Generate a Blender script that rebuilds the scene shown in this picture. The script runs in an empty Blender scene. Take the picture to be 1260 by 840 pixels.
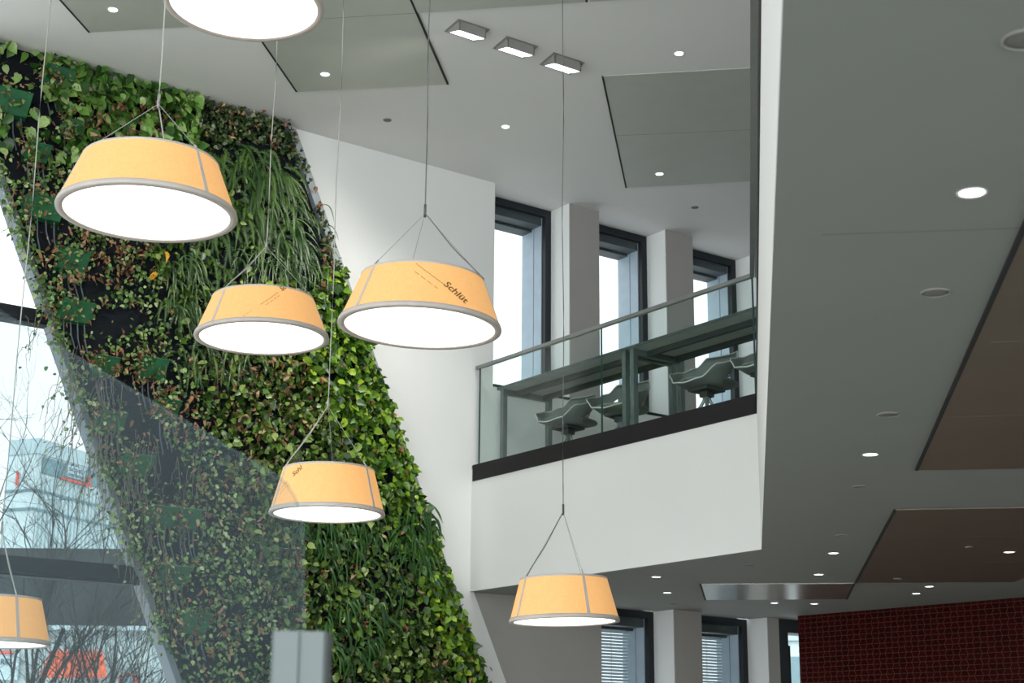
import bpy, math, random
import numpy as np
from mathutils import Vector, Matrix

random.seed(7); RNG = np.random.default_rng(7)
C = bpy.context.scene.collection
EYE = 1.5                                   # eye height above the hall floor; all plans below are measured from the eye
PI = math.pi

# ------------------------------------------------------------------ surveyed camera and plan
W, H, FPX = 1260, 840, 1941.8
PITCH, ROLL = 0.2636, 0.008
_f = np.array([0, math.cos(PITCH), math.sin(PITCH)]); _u0 = np.array([0, -math.sin(PITCH), math.cos(PITCH)]); _r0 = np.array([1., 0, 0])
RT = math.cos(ROLL)*_r0 + math.sin(ROLL)*_u0; UP = -math.sin(ROLL)*_r0 + math.cos(ROLL)*_u0; FW = _f
def ray(x, y): return RT*(x-W/2)/FPX + UP*(H/2-y)/FPX + FW
def atY(x, y, Y): d = ray(x, y); return d*Y/d[1]
def onZ(x, y, z): d = ray(x, y); return d*z/d[2]
def proj(P):
    d = P@FW; return np.stack([W/2+FPX*(P@RT)/d, H/2-FPX*(P@UP)/d], -1)
AF, DF = 0.6394, 13.6704                    # the window facade: one vertical plane
FU = np.array([math.cos(AF), math.sin(AF), 0]); FN = np.array([math.sin(AF), -math.cos(AF), 0]); FO = -DF*FN
ZV = np.array([0, 0, 1.])
def F(u, w, z): return FO + u*FU + w*FN + z*ZV      # along the facade, out of it into the hall, up
def fac(x, y, w=0):
    d = ray(x, y); X = d*((DF-w)/(-FN@d)); return float((X-FO)@FU), float(X[2])
ZFLOOR, ZSOF, ZSTRIP, ZUP, ZRAIL, ZSILL, ZCEIL = -1.5, 1.7827, 2.9524, 3.1268, 4.2268, 4.072, 6.4228
BA, BB, BC = np.array([-0.4017, 16.696]), np.array([2.109, 13.245]), np.array([0.643, 3.442])   # balcony edge: facade end, corner, near end
BD = (BB-BA)/np.linalg.norm(BB-BA); BI = np.array([-BD[1], BD[0]])      # along the edge; into the upper room
BS = (BC-BB)/np.linalg.norm(BC-BB)

# ------------------------------------------------------------------ materials
def mat(name, col, rough=.6, metal=0., var=.06, scale=6., bump=0., emit=None, es=0., spec=.5, coat=0.):
    m = bpy.data.materials.new(name); m.use_nodes = True; nt = m.node_tree; b = nt.nodes['Principled BSDF']
    b.inputs['Roughness'].default_value = rough; b.inputs['Metallic'].default_value = metal
    b.inputs['Specular IOR Level'].default_value = spec; b.inputs['Coat Weight'].default_value = coat
    tc = nt.nodes.new('ShaderNodeTexCoord'); n = nt.nodes.new('ShaderNodeTexNoise'); n.inputs['Scale'].default_value = scale; n.inputs['Detail'].default_value = 4
    nt.links.new(tc.outputs['Object'], n.inputs['Vector'])
    r = nt.nodes.new('ShaderNodeValToRGB'); r.color_ramp.elements[0].position = .3; r.color_ramp.elements[1].position = .7
    r.color_ramp.elements[0].color = (*[c*(1-var) for c in col], 1); r.color_ramp.elements[1].color = (*[min(1, c*(1+var)) for c in col], 1)
    nt.links.new(n.outputs['Fac'], r.inputs['Fac']); nt.links.new(r.outputs['Color'], b.inputs['Base Color'])
    if bump:
        bp = nt.nodes.new('ShaderNodeBump'); bp.inputs['Strength'].default_value = bump; bp.inputs['Distance'].default_value = .01
        n2 = nt.nodes.new('ShaderNodeTexNoise'); n2.inputs['Scale'].default_value = scale*12
        nt.links.new(tc.outputs['Object'], n2.inputs['Vector']); nt.links.new(n2.outputs['Fac'], bp.inputs['Height']); nt.links.new(bp.outputs['Normal'], b.inputs['Normal'])
    if emit: b.inputs['Emission Color'].default_value = (*emit, 1); b.inputs['Emission Strength'].default_value = es
    return m
def leafmat(name, cols, rough=.36):
    m = bpy.data.materials.new(name); m.use_nodes = True; nt = m.node_tree; b = nt.nodes['Principled BSDF']
    g = nt.nodes.new('ShaderNodeNewGeometry'); r = nt.nodes.new('ShaderNodeValToRGB'); r.color_ramp.interpolation = 'LINEAR'
    els = r.color_ramp.elements
    while len(els) < len(cols): els.new(.5)
    for i, c in enumerate(cols): els[i].position = i/(len(cols)-1); els[i].color = (*c, 1)
    nt.links.new(g.outputs['Random Per Island'], r.inputs['Fac'])
    tc = nt.nodes.new('ShaderNodeTexCoord'); n = nt.nodes.new('ShaderNodeTexNoise'); n.inputs['Scale'].default_value = 40
    nt.links.new(tc.outputs['Object'], n.inputs['Vector'])
    mx = nt.nodes.new('ShaderNodeMix'); mx.data_type = 'RGBA'; mx.blend_type = 'MULTIPLY'; mx.inputs['Factor'].default_value = .55
    nt.links.new(r.outputs['Color'], mx.inputs['A'])
    r2 = nt.nodes.new('ShaderNodeValToRGB'); r2.color_ramp.elements[0].position = .35; r2.color_ramp.elements[1].position = .65
    r2.color_ramp.elements[0].color = (.55, .6, .45, 1); nt.links.new(n.outputs['Fac'], r2.inputs['Fac']); nt.links.new(r2.outputs['Color'], mx.inputs['B'])
    nt.links.new(mx.outputs['Result'], b.inputs['Base Color']); b.inputs['Roughness'].default_value = rough
    b.inputs['Specular IOR Level'].default_value = .5
    return m
def glass(name, tint=(.9, .97, .95), refl=1., ior=1.45, refl_haze=0.):
    m = bpy.data.materials.new(name); m.use_nodes = True; nt = m.node_tree; nt.nodes.clear()
    out = nt.nodes.new('ShaderNodeOutputMaterial'); t = nt.nodes.new('ShaderNodeBsdfTransparent'); t.inputs['Color'].default_value = (*tint, 1)
    g = nt.nodes.new('ShaderNodeBsdfGlossy'); g.inputs['Roughness'].default_value = .02; g.inputs['Color'].default_value = (refl, refl, refl, 1)
    lw = nt.nodes.new('ShaderNodeLayerWeight'); lw.inputs['Blend'].default_value = .5
    pw = nt.nodes.new('ShaderNodeMath'); pw.operation = 'POWER'; pw.inputs[1].default_value = 5.; nt.links.new(lw.outputs['Facing'], pw.inputs[0])
    f0 = ((ior-1)/(ior+1))**2; fr = nt.nodes.new('ShaderNodeMath'); fr.operation = 'MULTIPLY_ADD'; fr.inputs[1].default_value = 1-f0; fr.inputs[2].default_value = f0; nt.links.new(pw.outputs[0], fr.inputs[0])
    # a little smear in the film on the glass so the pane is not mathematically clean
    tc = nt.nodes.new('ShaderNodeTexCoord'); n = nt.nodes.new('ShaderNodeTexNoise'); n.inputs['Scale'].default_value = 1.2
    nt.links.new(tc.outputs['Object'], n.inputs['Vector'])
    mul = nt.nodes.new('ShaderNodeMath'); mul.operation = 'MULTIPLY_ADD'; mul.inputs[1].default_value = .3; mul.inputs[2].default_value = .85
    nt.links.new(n.outputs['Fac'], mul.inputs[0])
    m2 = nt.nodes.new('ShaderNodeMath'); m2.operation = 'MULTIPLY'; nt.links.new(fr.outputs[0], m2.inputs[0]); nt.links.new(mul.outputs[0], m2.inputs[1])
    mx = nt.nodes.new('ShaderNodeMixShader'); nt.links.new(m2.outputs[0], mx.inputs[0]); nt.links.new(t.outputs[0], mx.inputs[1]); nt.links.new(g.outputs[0], mx.inputs[2])
    nt.links.new(mx.outputs[0], out.inputs['Surface'])
    if refl_haze:  # pale diffuse colour mixed in, painting the bright reflection on the pane
        d = nt.nodes.new('ShaderNodeBsdfDiffuse'); d.inputs['Color'].default_value = (.62, .78, .86, 1)
        mh = nt.nodes.new('ShaderNodeMixShader'); mh.inputs[0].default_value = refl_haze
        nt.links.new(mx.outputs[0], mh.inputs[1]); nt.links.new(d.outputs[0], mh.inputs[2]); nt.links.new(mh.outputs[0], out.inputs['Surface'])
    return m
M = {}
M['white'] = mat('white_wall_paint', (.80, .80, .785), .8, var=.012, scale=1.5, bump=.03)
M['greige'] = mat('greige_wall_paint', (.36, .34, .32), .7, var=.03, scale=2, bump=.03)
M['fascia'] = mat('white_fascia_plaster', (.70, .69, .665), .8, var=.012, scale=1.2, bump=.03)
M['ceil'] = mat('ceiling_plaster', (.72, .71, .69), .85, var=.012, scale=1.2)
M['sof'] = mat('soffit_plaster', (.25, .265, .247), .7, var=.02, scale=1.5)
M['panel'] = mat('grey_metal_panel', (.46, .47, .42), .5, .15, var=.03, scale=3)
M['brown'] = mat('brown_metal_panel', (.18, .145, .115), .4, .3, var=.06, scale=2.5)
M['satin'] = mat('satin_metal_panel', (.45, .44, .40), .25, .7, var=.06, scale=2.5)
M['black'] = mat('black_gap', (.012, .012, .012), .8)
M['frame'] = mat('black_window_frame', (.018, .021, .026), .45, .3)
M['trans'] = mat('anthracite_transom', (.010, .013, .016), .6, spec=.2)
M['jamb'] = mat('blue_grey_reveal_panel', (.40, .48, .55), .5, .1)
M['headp'] = mat('dark_head_panel', (.05, .065, .068), .5)
M['strip'] = mat('dark_brown_floor_trim', (.014, .0125, .013), .6, spec=.2)
M['steel'] = mat('brushed_steel', (.24, .25, .235), .4, .5, var=.08)
M['edge2'] = mat('pale_steel_edge', (.34, .37, .40), .5, .2)
M['edge'] = mat('grey_steel_edge', (.17, .195, .22), .5, .2)
M['floor'] = mat('stone_floor', (.50, .49, .46), .5, var=.1, scale=1)
M['upfloor'] = mat('upper_floor_carpet', (.25, .25, .24), .9)
M['rim'] = mat('taupe_lamp_rim', (.46, .41, .375), .5)
M['cable'] = mat('pale_cable', (.40, .39, .36), .5)
M['dcable'] = mat('grey_cable', (.13, .13, .125), .5)
M['wire'] = mat('steel_wire', (.4, .4, .38), .35, .7)
M['grip'] = mat('dark_wire_gripper', (.06, .06, .06), .4, .4)
M['ink'] = mat('brown_print_ink', (.16, .09, .02), .6)
M['diff'] = mat('lamp_diffuser', (.95, .93, .88), .6, var=.0, emit=(1, .95, .86), es=2.2)
M['spotlens'] = mat('downlight_lens', (.95, .95, .95), .4, emit=(.97, 1, 1), es=5.)
M['lighttrim'] = mat('white_trim_ring', (.7, .7, .68), .5)
M['darkfit'] = mat('grey_speaker_mesh', (.16, .16, .15), .7)
M['housing'] = mat('grey_spot_housing', (.27, .265, .245), .5)
M['tabletop'] = mat('grey_table_board', (.42, .43, .40), .6)
M['tableedge'] = mat('dark_table_edge', (.055, .07, .07), .5)
M['tframe'] = mat('raw_steel_table_frame', (.16, .19, .19), .45, .5, var=.15, scale=9)
M['tbeam'] = mat('dark_table_beam', (.03, .035, .035), .5)
M['shell'] = mat('grey_chair_shell', (.20, .21, .20), .5)
M['pipe'] = mat('white_shell_edge', (.6, .61, .6), .5)
M['base'] = mat('grey_chair_base', (.33, .36, .36), .35, .5)
M['backing'] = mat('black_planting_panel', (.006, .008, .011), .8, var=.3, spec=.15)
M['pbox'] = mat('green_planter_plastic', (.015, .105, .040), .4, var=.25)
M['hose'] = mat('grey_drip_hose', (.10, .12, .14), .4)
M['stem'] = mat('brown_plant_stem', (.13, .11, .075), .8, var=.3)
M['bark'] = mat('dark_bark', (.014, .016, .015), .9, var=.3)
M['post'] = mat('aluminium_post', (.135, .155, .155), .5, .25, var=.02)
M['tower'] = mat('pale_teal_cladding', (.34, .42, .43), .5)
M['towerrib'] = mat('teal_cladding_rib', (.22, .30, .315), .5)
M['towertop'] = mat('grey_roof_parapet', (.26, .34, .36), .6)
M['towerband'] = mat('dark_teal_glass_band', (.08, .15, .17), .3)
M['signw'] = mat('pale_sign_board', (.26, .35, .38), .5)
M['red'] = mat('red_sign_paint', (.45, .05, .025), .5)
M['signtext'] = mat('grey_blue_sign_text', (.03, .055, .08), .5)
M['shopdark'] = mat('slate_roof_band', (.006, .010, .011), .8, var=.15, scale=.4)
M['shopwall'] = mat('pale_shop_wall', (.25, .31, .315), .6)
M['orange'] = mat('orange_awning', (.50, .085, .03), .6)
M['asphalt'] = mat('asphalt', (.2, .21, .21), .9)
M['blind'] = mat('white_blind_slat', (.36, .46, .50), .5)
M['pane'] = glass('window_glass', (.985, .995, 1.), ior=1.17)
M['balglass'] = glass('green_tinted_balustrade_glass', (.94, .98, .968), ior=1.25)
M['nearglass'] = glass('stair_glass', (.72, .77, .77), ior=1.05, refl_haze=.04)
M['glassedge'] = mat('dark_green_glass_edge', (.02, .06, .055), .3)

def shade_mat():
    m = mat('amber_honeycomb_shade', (.55, .28, .10), .6, var=.05, scale=25, emit=(1, .60, .22), es=.56)
    nt = m.node_tree; b = nt.nodes['Principled BSDF']
    tc = nt.nodes.new('ShaderNodeTexCoord'); v = nt.nodes.new('ShaderNodeTexVoronoi'); v.inputs['Scale'].default_value = 70
    nt.links.new(tc.outputs['Object'], v.inputs['Vector'])
    r = nt.nodes.new('ShaderNodeValToRGB'); r.color_ramp.elements[0].color = (1, .55, .215, 1); r.color_ramp.elements[1].color = (.93, .47, .16, 1); r.color_ramp.elements[1].position = .8
    nt.links.new(v.outputs['Distance'], r.inputs['Fac']); nt.links.new(r.outputs['Color'], b.inputs['Emission Color'])
    return m
M['shade'] = shade_mat()

def brick_mat():
    m = bpy.data.materials.new('dark_red_relief_tile'); m.use_nodes = True; nt = m.node_tree; b = nt.nodes['Principled BSDF']; L = nt.links.new
    uv = nt.nodes.new('ShaderNodeUVMap'); sp = nt.nodes.new('ShaderNodeSeparateXYZ'); L(uv.outputs[0], sp.inputs[0])
    def mth(op, a, bb=None, c=None):
        n = nt.nodes.new('ShaderNodeMath'); n.operation = op
        for i, v in enumerate((a, bb, c)):
            if v is None: continue
            if isinstance(v, (int, float)): n.inputs[i].default_value = v
            else: L(v, n.inputs[i])
        return n.outputs[0]
    u = mth('DIVIDE', sp.outputs[0], .088); v = mth('DIVIDE', sp.outputs[1], .058)
    tri = mth('ABSOLUTE', mth('SUBTRACT', mth('MULTIPLY', mth('FRACT', mth('MULTIPLY', v, .5)), 2), 1))
    c = mth('FLOOR', mth('ADD', u, .5)); sg = mth('SUBTRACT', 1, mth('MULTIPLY', mth('FLOORED_MODULO', c, 2), 2))
    du = mth('ABSOLUTE', mth('SUBTRACT', mth('SUBTRACT', u, c), mth('MULTIPLY', mth('MULTIPLY', mth('SUBTRACT', tri, .5), .34), sg)))
    fv = mth('ABSOLUTE', mth('SUBTRACT', mth('FRACT', mth('ADD', v, .5)), .5))
    line = mth('MAXIMUM', mth('LESS_THAN', du, .05), mth('LESS_THAN', fv, .06))
    cell = nt.nodes.new('ShaderNodeTexWhiteNoise'); cb = nt.nodes.new('ShaderNodeCombineXYZ'); L(mth('FLOOR', u), cb.inputs[0]); L(mth('FLOOR', v), cb.inputs[1]); L(cb.outputs[0], cell.inputs['Vector'])
    r = nt.nodes.new('ShaderNodeValToRGB'); r.color_ramp.elements[0].color = (.028, .0022, .002, 1); r.color_ramp.elements[1].color = (.05, .004, .003, 1); L(cell.outputs['Value'], r.inputs['Fac'])
    mx = nt.nodes.new('ShaderNodeMix'); mx.data_type = 'RGBA'; L(line, mx.inputs['Factor']); L(r.outputs['Color'], mx.inputs['A']); mx.inputs['B'].default_value = (.095, .042, .034, 1)
    L(mx.outputs['Result'], b.inputs['Base Color']); b.inputs['Roughness'].default_value = .35; b.inputs['Specular IOR Level'].default_value = .07
    bp = nt.nodes.new('ShaderNodeBump'); bp.inputs['Strength'].default_value = .4; bp.inputs['Distance'].default_value = .01; bp.invert = True; L(line, bp.inputs['Height']); L(bp.outputs['Normal'], b.inputs['Normal'])
    return m
M['brick'] = brick_mat()

# ------------------------------------------------------------------ object helpers
def wloc(o):
    v = np.zeros(3)
    while o is not None: v = v + np.array(o.location); o = o.parent
    return v
class MB:
    """collects verts and faces (in plan coordinates) for ONE mesh object"""
    def __init__(s): s.v = []; s.f = []; s.n = 0; s.mi = []
    def add(s, V, Fc, mi=0):
        V = np.asarray(V, float).reshape(-1, 3); s.v.append(V); s.f += [tuple(int(i)+s.n for i in q) for q in Fc]; s.mi += [mi]*len(Fc); s.n += len(V); return s
    def hexa(s, P, mi=0):   # 8 points: bottom ring 4, top ring 4
        return s.add(P, [(3, 2, 1, 0), (4, 5, 6, 7), (0, 1, 5, 4), (1, 2, 6, 5), (2, 3, 7, 6), (3, 0, 4, 7)], mi)
    def prism(s, P, vec, mi=0):
        P = np.asarray(P, float); n = len(P); V = np.concatenate([P, P+np.asarray(vec, float)])
        return s.add(V, [tuple(range(n))[::-1], tuple(range(n, 2*n))] + [(i, (i+1) % n, n+(i+1) % n, n+i) for i in range(n)], mi)
    def box(s, o, a, b, c, mi=0):     # corner and three edge vectors
        o, a, b, c = (np.asarray(q, float) for q in (o, a, b, c)); return s.hexa([o, o+a, o+a+b, o+b, o+c, o+a+c, o+a+b+c, o+b+c], mi)
    def fbox(s, u0, u1, w0, w1, z0, z1, mi=0): return s.box(F(u0, w0, z0), (u1-u0)*FU, (w1-w0)*FN, (z1-z0)*ZV, mi)
    def tube(s, pts, r, n=6, caps=True, mi=0):
        pts = np.asarray(pts, float); k = len(pts); r = np.broadcast_to(np.asarray(r, float), (k,))
        t = np.gradient(pts, axis=0); t /= np.linalg.norm(t, axis=1)[:, None]+1e-12
        ref = np.array([0, 0, 1.]) if abs(t[0][2]) < .9 else np.array([1., 0, 0]); V = []
        for i in range(k):
            a = np.cross(t[i], ref); a /= np.linalg.norm(a)+1e-12; b = np.cross(t[i], a)
            for j in range(n): an = 2*PI*j/n; V.append(pts[i]+r[i]*(math.cos(an)*a+math.sin(an)*b))
        Fc = [(i*n+j, i*n+(j+1) % n, (i+1)*n+(j+1) % n, (i+1)*n+j) for i in range(k-1) for j in range(n)]
        if caps: Fc += [tuple(range(n))[::-1], tuple(range((k-1)*n, k*n))]
        return s.add(V, Fc, mi)
    def lathe(s, prof, c, n=48, R=None, mi=0, closed=False):  # prof [(r,z)] about local z through c, optional 3x3 rotation
        c = np.asarray(c, float); k = len(prof); V = []
        for r, z in prof:
            for j in range(n): a = 2*PI*j/n; V.append((r*math.cos(a), r*math.sin(a), z))
        V = np.array(V)
        if R is not None: V = V@R.T
        m = k if closed else k-1
        return s.add(V+c, [(i*n+j, i*n+(j+1) % n, ((i+1) % k)*n+(j+1) % n, ((i+1) % k)*n+j) for i in range(m) for j in range(n)], mi)
    def build(s, name, m, parent=None, smooth=False, origin=None, uv=None):
        V = np.concatenate(s.v).copy(); V[:, 2] += EYE
        if parent is not None: org = wloc(parent)
        elif origin is not None: org = np.asarray(origin, float)+np.array([0, 0, EYE])
        else: org = np.array([(V[:, 0].min()+V[:, 0].max())/2, (V[:, 1].min()+V[:, 1].max())/2, V[:, 2].min()])
        me = bpy.data.meshes.new(name); me.from_pydata((V-org).tolist(), [], s.f); me.update()
        for x in (m if isinstance(m, (list, tuple)) else [m]): me.materials.append(x)
        if isinstance(m, (list, tuple)): me.polygons.foreach_set('material_index', s.mi)
        if smooth: me.polygons.foreach_set('use_smooth', [True]*len(me.polygons))
        o = bpy.data.objects.new(name, me); C.objects.link(o)
        if parent is not None: o.parent = parent
        else: o.location = org
        return o
def empty(name, loc, label, cat, group=None):
    o = bpy.data.objects.new(name, None); C.objects.link(o); o.location = (loc[0], loc[1], loc[2]+EYE); o.empty_display_size = .1
    return tag(o, label, cat, group)
def tag(o, label, cat, group=None, kind=None):
    o['label'] = label; o['category'] = cat
    if group: o['group'] = group
    if kind: o['kind'] = kind
    return o
def struct(o, label, cat): o['kind'] = 'structure'; return tag(o, label, cat)
def P3(p, z): return np.array([p[0], p[1], z])
def text_mesh(s, size, bold=.0, shear=0.):
    cu = bpy.data.curves.new('lettering', 'FONT'); cu.body = s; cu.size = size; cu.offset = bold; cu.shear = shear; cu.resolution_u = 3
    o = bpy.data.objects.new('lettering', cu); C.objects.link(o); dg = bpy.context.evaluated_depsgraph_get(); dg.update()
    me = o.evaluated_get(dg).to_mesh(); V = np.array([v.co[:] for v in me.vertices]); Fc = [tuple(p.vertices) for p in me.polygons]
    o.evaluated_get(dg).to_mesh_clear(); bpy.data.objects.remove(o); bpy.data.curves.remove(cu); return V, Fc

# ================================================================== THE SETTING
XR, XL, YB = 9.0, -8.0, -3.0
b = MB(); b.prism([(XL-4, YB-3, ZFLOOR-.2), (XR, YB-3, ZFLOOR-.2), tuple(F(21.3, -.4, ZFLOOR-.2)), tuple(F(-3, -.4, ZFLOOR-.2))], (0, 0, .2))
struct(b.build('floor', M['floor']), 'stone floor of the hall under the pendant lamps', 'floor')
b = MB(); b.prism([(XL-2, YB, ZCEIL), (XR, YB, ZCEIL), tuple(F(21.3, -.52, ZCEIL)), tuple(F(-1, -.52, ZCEIL))], (0, 0, .3))
struct(b.build('ceiling', M['ceil']), 'high pale grey ceiling above the atrium and balcony', 'ceiling')
# upper floor slab: soffit, white fascia, floor
tb = float((np.array([*BA, 0])-FO)@FU)
near = BB+(BC-BB)*1.75; inner_r = F(21.38, -.37, 0)[:2]
sl = [P3(BA, 0), P3(BB, 0), P3(near, 0), np.array([XR, near[1], 0]), np.array([XR, inner_r[1], 0]), F(tb, -.37, 0)]
sl = [p*np.array([1, 1, 0]) for p in sl]
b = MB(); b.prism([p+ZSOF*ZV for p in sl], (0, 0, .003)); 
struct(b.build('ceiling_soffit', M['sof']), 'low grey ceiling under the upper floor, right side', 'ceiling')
b = MB(); b.prism([p+(ZSOF+.003)*ZV for p in sl], (0, 0, ZUP-ZSOF-.043))
struct(b.build('wall_balcony', M['fascia']), 'white balcony fascia below the glass balustrade', 'wall')
b = MB(); b.prism([p+(ZUP-.04)*ZV for p in sl], (0, 0, .04)); struct(b.build('floor_upper', M['upfloor']), 'grey floor of the upper balcony room', 'floor')
# fine joint across the soffit
j0, j1 = onZ(1012, 288.5, ZSOF-.001), onZ(1300, 279, ZSOF-.001)
b = MB(); b.box(j0, j1-j0, (0, .006, 0), (0, 0, .002)); struct(b.build('trim_soffit_joint', M['darkfit']), 'hairline joint across the low grey ceiling', 'joint')
# dark trim along the balcony edge, both sides of the corner
n1 = -BI; n2 = np.array([BS[1], -BS[0]]); n2 = n2 if n2[0] < 0 else -n2
b = MB(); b.box(P3(BA, ZSTRIP), P3(BB-BA, 0), P3(n1*.014, 0), (0, 0, ZUP-ZSTRIP)); b.box(P3(BB, ZSTRIP), P3(near-BB, 0), P3(n2*.006, 0), (0, 0, ZUP-ZSTRIP))
struct(b.build('trim_1', M['strip']), 'dark brown strip along the foot of the glass balustrade', 'trim')

# facade walls -------------------------------------------------------
TW = -.44
uL = lambda z: 3.75+.462*(ZCEIL-z)
uR = lambda z: 7.215+.459*(ZCEIL-z)
b = MB(); P = [(uL(ZCEIL)+.9, ZCEIL), (9.909, ZCEIL), (9.909, ZSOF), (9.69, ZSOF), (11.25, ZFLOOR), (uL(ZFLOOR)+.9, ZFLOOR)]
b.prism([F(u, 0, z) for u, z in P], FN*TW)
struct(b.build('wall_left', M['white']), 'white wall between the plant wall and the windows', 'wall')
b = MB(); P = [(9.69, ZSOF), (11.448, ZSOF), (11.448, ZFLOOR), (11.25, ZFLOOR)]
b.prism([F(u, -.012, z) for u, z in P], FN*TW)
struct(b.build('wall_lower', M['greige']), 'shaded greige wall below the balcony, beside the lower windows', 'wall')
b = MB(); b.fbox(9.909, 21.3, -.35, 0, ZUP, ZSILL-.03)
struct(b.build('wall_parapet', M['white']), 'white parapet below the upper windows', 'wall')
b = MB(); b.fbox(9.909, 21.3, -.36, .012, ZSILL-.03, ZSILL); struct(b.build('trim_2', M['trans']), 'dark sill under the upper windows', 'sill')
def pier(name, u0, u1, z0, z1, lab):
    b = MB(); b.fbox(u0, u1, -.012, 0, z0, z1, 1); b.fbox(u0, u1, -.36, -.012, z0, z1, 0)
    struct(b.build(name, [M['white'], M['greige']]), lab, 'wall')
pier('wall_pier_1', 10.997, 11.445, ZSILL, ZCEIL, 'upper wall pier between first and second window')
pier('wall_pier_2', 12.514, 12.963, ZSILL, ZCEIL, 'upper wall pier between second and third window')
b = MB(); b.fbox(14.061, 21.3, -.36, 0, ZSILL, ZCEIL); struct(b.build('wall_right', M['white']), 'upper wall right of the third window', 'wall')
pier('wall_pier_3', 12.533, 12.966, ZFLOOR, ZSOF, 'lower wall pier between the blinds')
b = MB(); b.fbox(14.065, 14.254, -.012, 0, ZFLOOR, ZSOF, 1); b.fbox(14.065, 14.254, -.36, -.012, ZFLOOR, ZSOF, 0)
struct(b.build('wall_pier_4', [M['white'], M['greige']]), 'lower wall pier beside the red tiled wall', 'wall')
b = MB(); b.fbox(11.448, 14.065, -.35, 0, ZFLOOR, -.75); struct(b.build('wall_lower_parapet', M['white']), 'parapet below the lower windows', 'wall')

def window(name, u0, u1, z0, z1, lab, blind=None):
    root = empty(name, F((u0+u1)/2, -.4, z0), lab, 'window'); root['kind'] = 'structure'
    w0, w1, fw = -.42, -.355, .085
    b = MB(); b.fbox(u0, u0+fw, w0, w1, z0, z1); b.fbox(u1-fw, u1, w0, w1, z0, z1); b.fbox(u0+fw, u1-fw, w0, w1, z1-fw, z1); b.fbox(u0+fw, u1-fw, w0, w1, z0, z0+fw)
    b.build('window_frame', M['frame'], root)
    b = MB(); b.add([F(u0+fw, -.395, z0+fw), F(u1-fw, -.395, z0+fw), F(u1-fw, -.395, z1-fw), F(u0+fw, -.395, z1-fw)], [(0, 1, 2, 3)]); b.build('pane', M['pane'], root)
    b = MB(); b.fbox(u1-fw-.012, u1+.1, -.56, -.421, z0, z1); b.fbox(u1-fw-.002, u1+.1, -.575, -.56, z0, z1); b.fbox(u1-fw-.012, u1+.1, -.80, -.575, z0, z1)
    b.build('outer_reveal', M['jamb'], root)
    b = MB(); b.fbox(u0-.1, u1-fw-.012, -.60, -.421, z1-fw-.10, z1+.05); b.fbox(u0-.1, u1-fw-.012, -.80, -.61, z1-fw-.13, z1+.05); b.build('head_panel', M['headp'], root)
    b = MB(); b.fbox(u0-.1, u0+fw-.02, -.80, -.421, z0, z1); b.build('outer_reveal', M['jamb'], root)
    if blind: 
        t = empty('window_blind', F((u0+u1)/2, -.7, z0), blind, 'blind', 'outside blinds of the lower windows')
        b = MB(); z = z1-.22
        while z > z0: 
            b.box(F(u0+.08, -.70, z), (u1-u0-.18)*FU, -.026*FN-.025*ZV, .002*ZV); z -= .037
        b.build('slat', M['blind'], t)
        b = MB(); b.fbox(u0+.09, u1-.11, -.76, -.68, z1-.2, z1-.15); b.build('head_rail', M['jamb'], t)
        b = MB(); 
        for u in (u0+.3, u1-.35): b.tube([F(u, -.715, z1-.17), F(u, -.715, z0)], .003, 4)
        b.build('ladder_cord', M['cable'], t)
window('window_1', 9.909, 10.997, ZSILL, ZCEIL, 'tall upper window right behind the tilted lamp')
window('window_2', 11.445, 12.514, ZSILL, ZCEIL, 'tall upper window, middle of three above the balcony')
window('window_3', 12.963, 14.061, ZSILL, ZCEIL, 'tall upper window at the right end of the balcony')
window('window_4', 11.448, 12.533, -.75, ZSOF, 'lower window right behind the lowest lamp', 'pale slatted blind outside the window behind the lowest lamp')
window('window_5', 12.966, 14.065, -.75, ZSOF, 'lower window near the red tiled wall', 'pale slatted blind outside the window nearer the red tiled wall')
# narrow lower window beside the tiled wall
root = empty('window_6', F(14.6, -.1, -1.), 'narrow lower window cut by the red tiled wall', 'window'); root['kind'] = 'structure'
b = MB(); b.fbox(14.254, 14.43, -.30, -.02, -1.4, ZSOF); b.fbox(14.43, 15.4, -.30, -.02, ZSOF-.16, ZSOF); b.build('window_frame', M['frame'], root)
b = MB(); b.add([F(14.43, -.2, -1.4), F(15.4, -.2, -1.4), F(15.4, -.2, ZSOF-.16), F(14.43, -.2, ZSOF-.16)], [(0, 1, 2, 3)]); b.build('pane', M['pane'], root)
b = MB(); b.fbox(14.54, 14.62, -.24, -.17, -1.4, ZSOF-.3); b.build('mullion', M['trans'], root)

# left glazing --------------------------------------------------------
root = empty('window_7', F(2, -.1, ZFLOOR), 'tall sloping-edged glass front left of the plant wall', 'window'); root['kind'] = 'structure'
b = MB(); b.add([F(-1, -.16, ZFLOOR), F(uL(ZFLOOR), -.16, ZFLOOR), F(uL(ZCEIL), -.16, ZCEIL), F(-1, -.16, ZCEIL)], [(0, 1, 2, 3)]); b.build('pane', M['pane'], root)
for z0, z1 in ((3.864, 3.999), (1.585, 1.753), (-.75, -.6)):
    b = MB(); zc = (z0+z1)/2
    b.prism([F(-1, .0, z0), F(uL(z0), .0, z0), F(uL(z1), .0, z1), F(-1, .0, z1)], FN*-.15); b.prism([F(-1, .03, z0+.02), F(uL(z0), .03, z0+.02), F(uL(z0), .03, z0+.075), F(-1, .03, z0+.075)], FN*-.03); b.build('transom', M['trans'], root)
b = MB(); b.prism([F(1.1, .0, ZFLOOR), F(1.18, .0, ZFLOOR), F(1.18, .0, ZCEIL), F(1.1, .0, ZCEIL)], FN*-.15); b.build('mullion', M['trans'], root)
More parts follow.
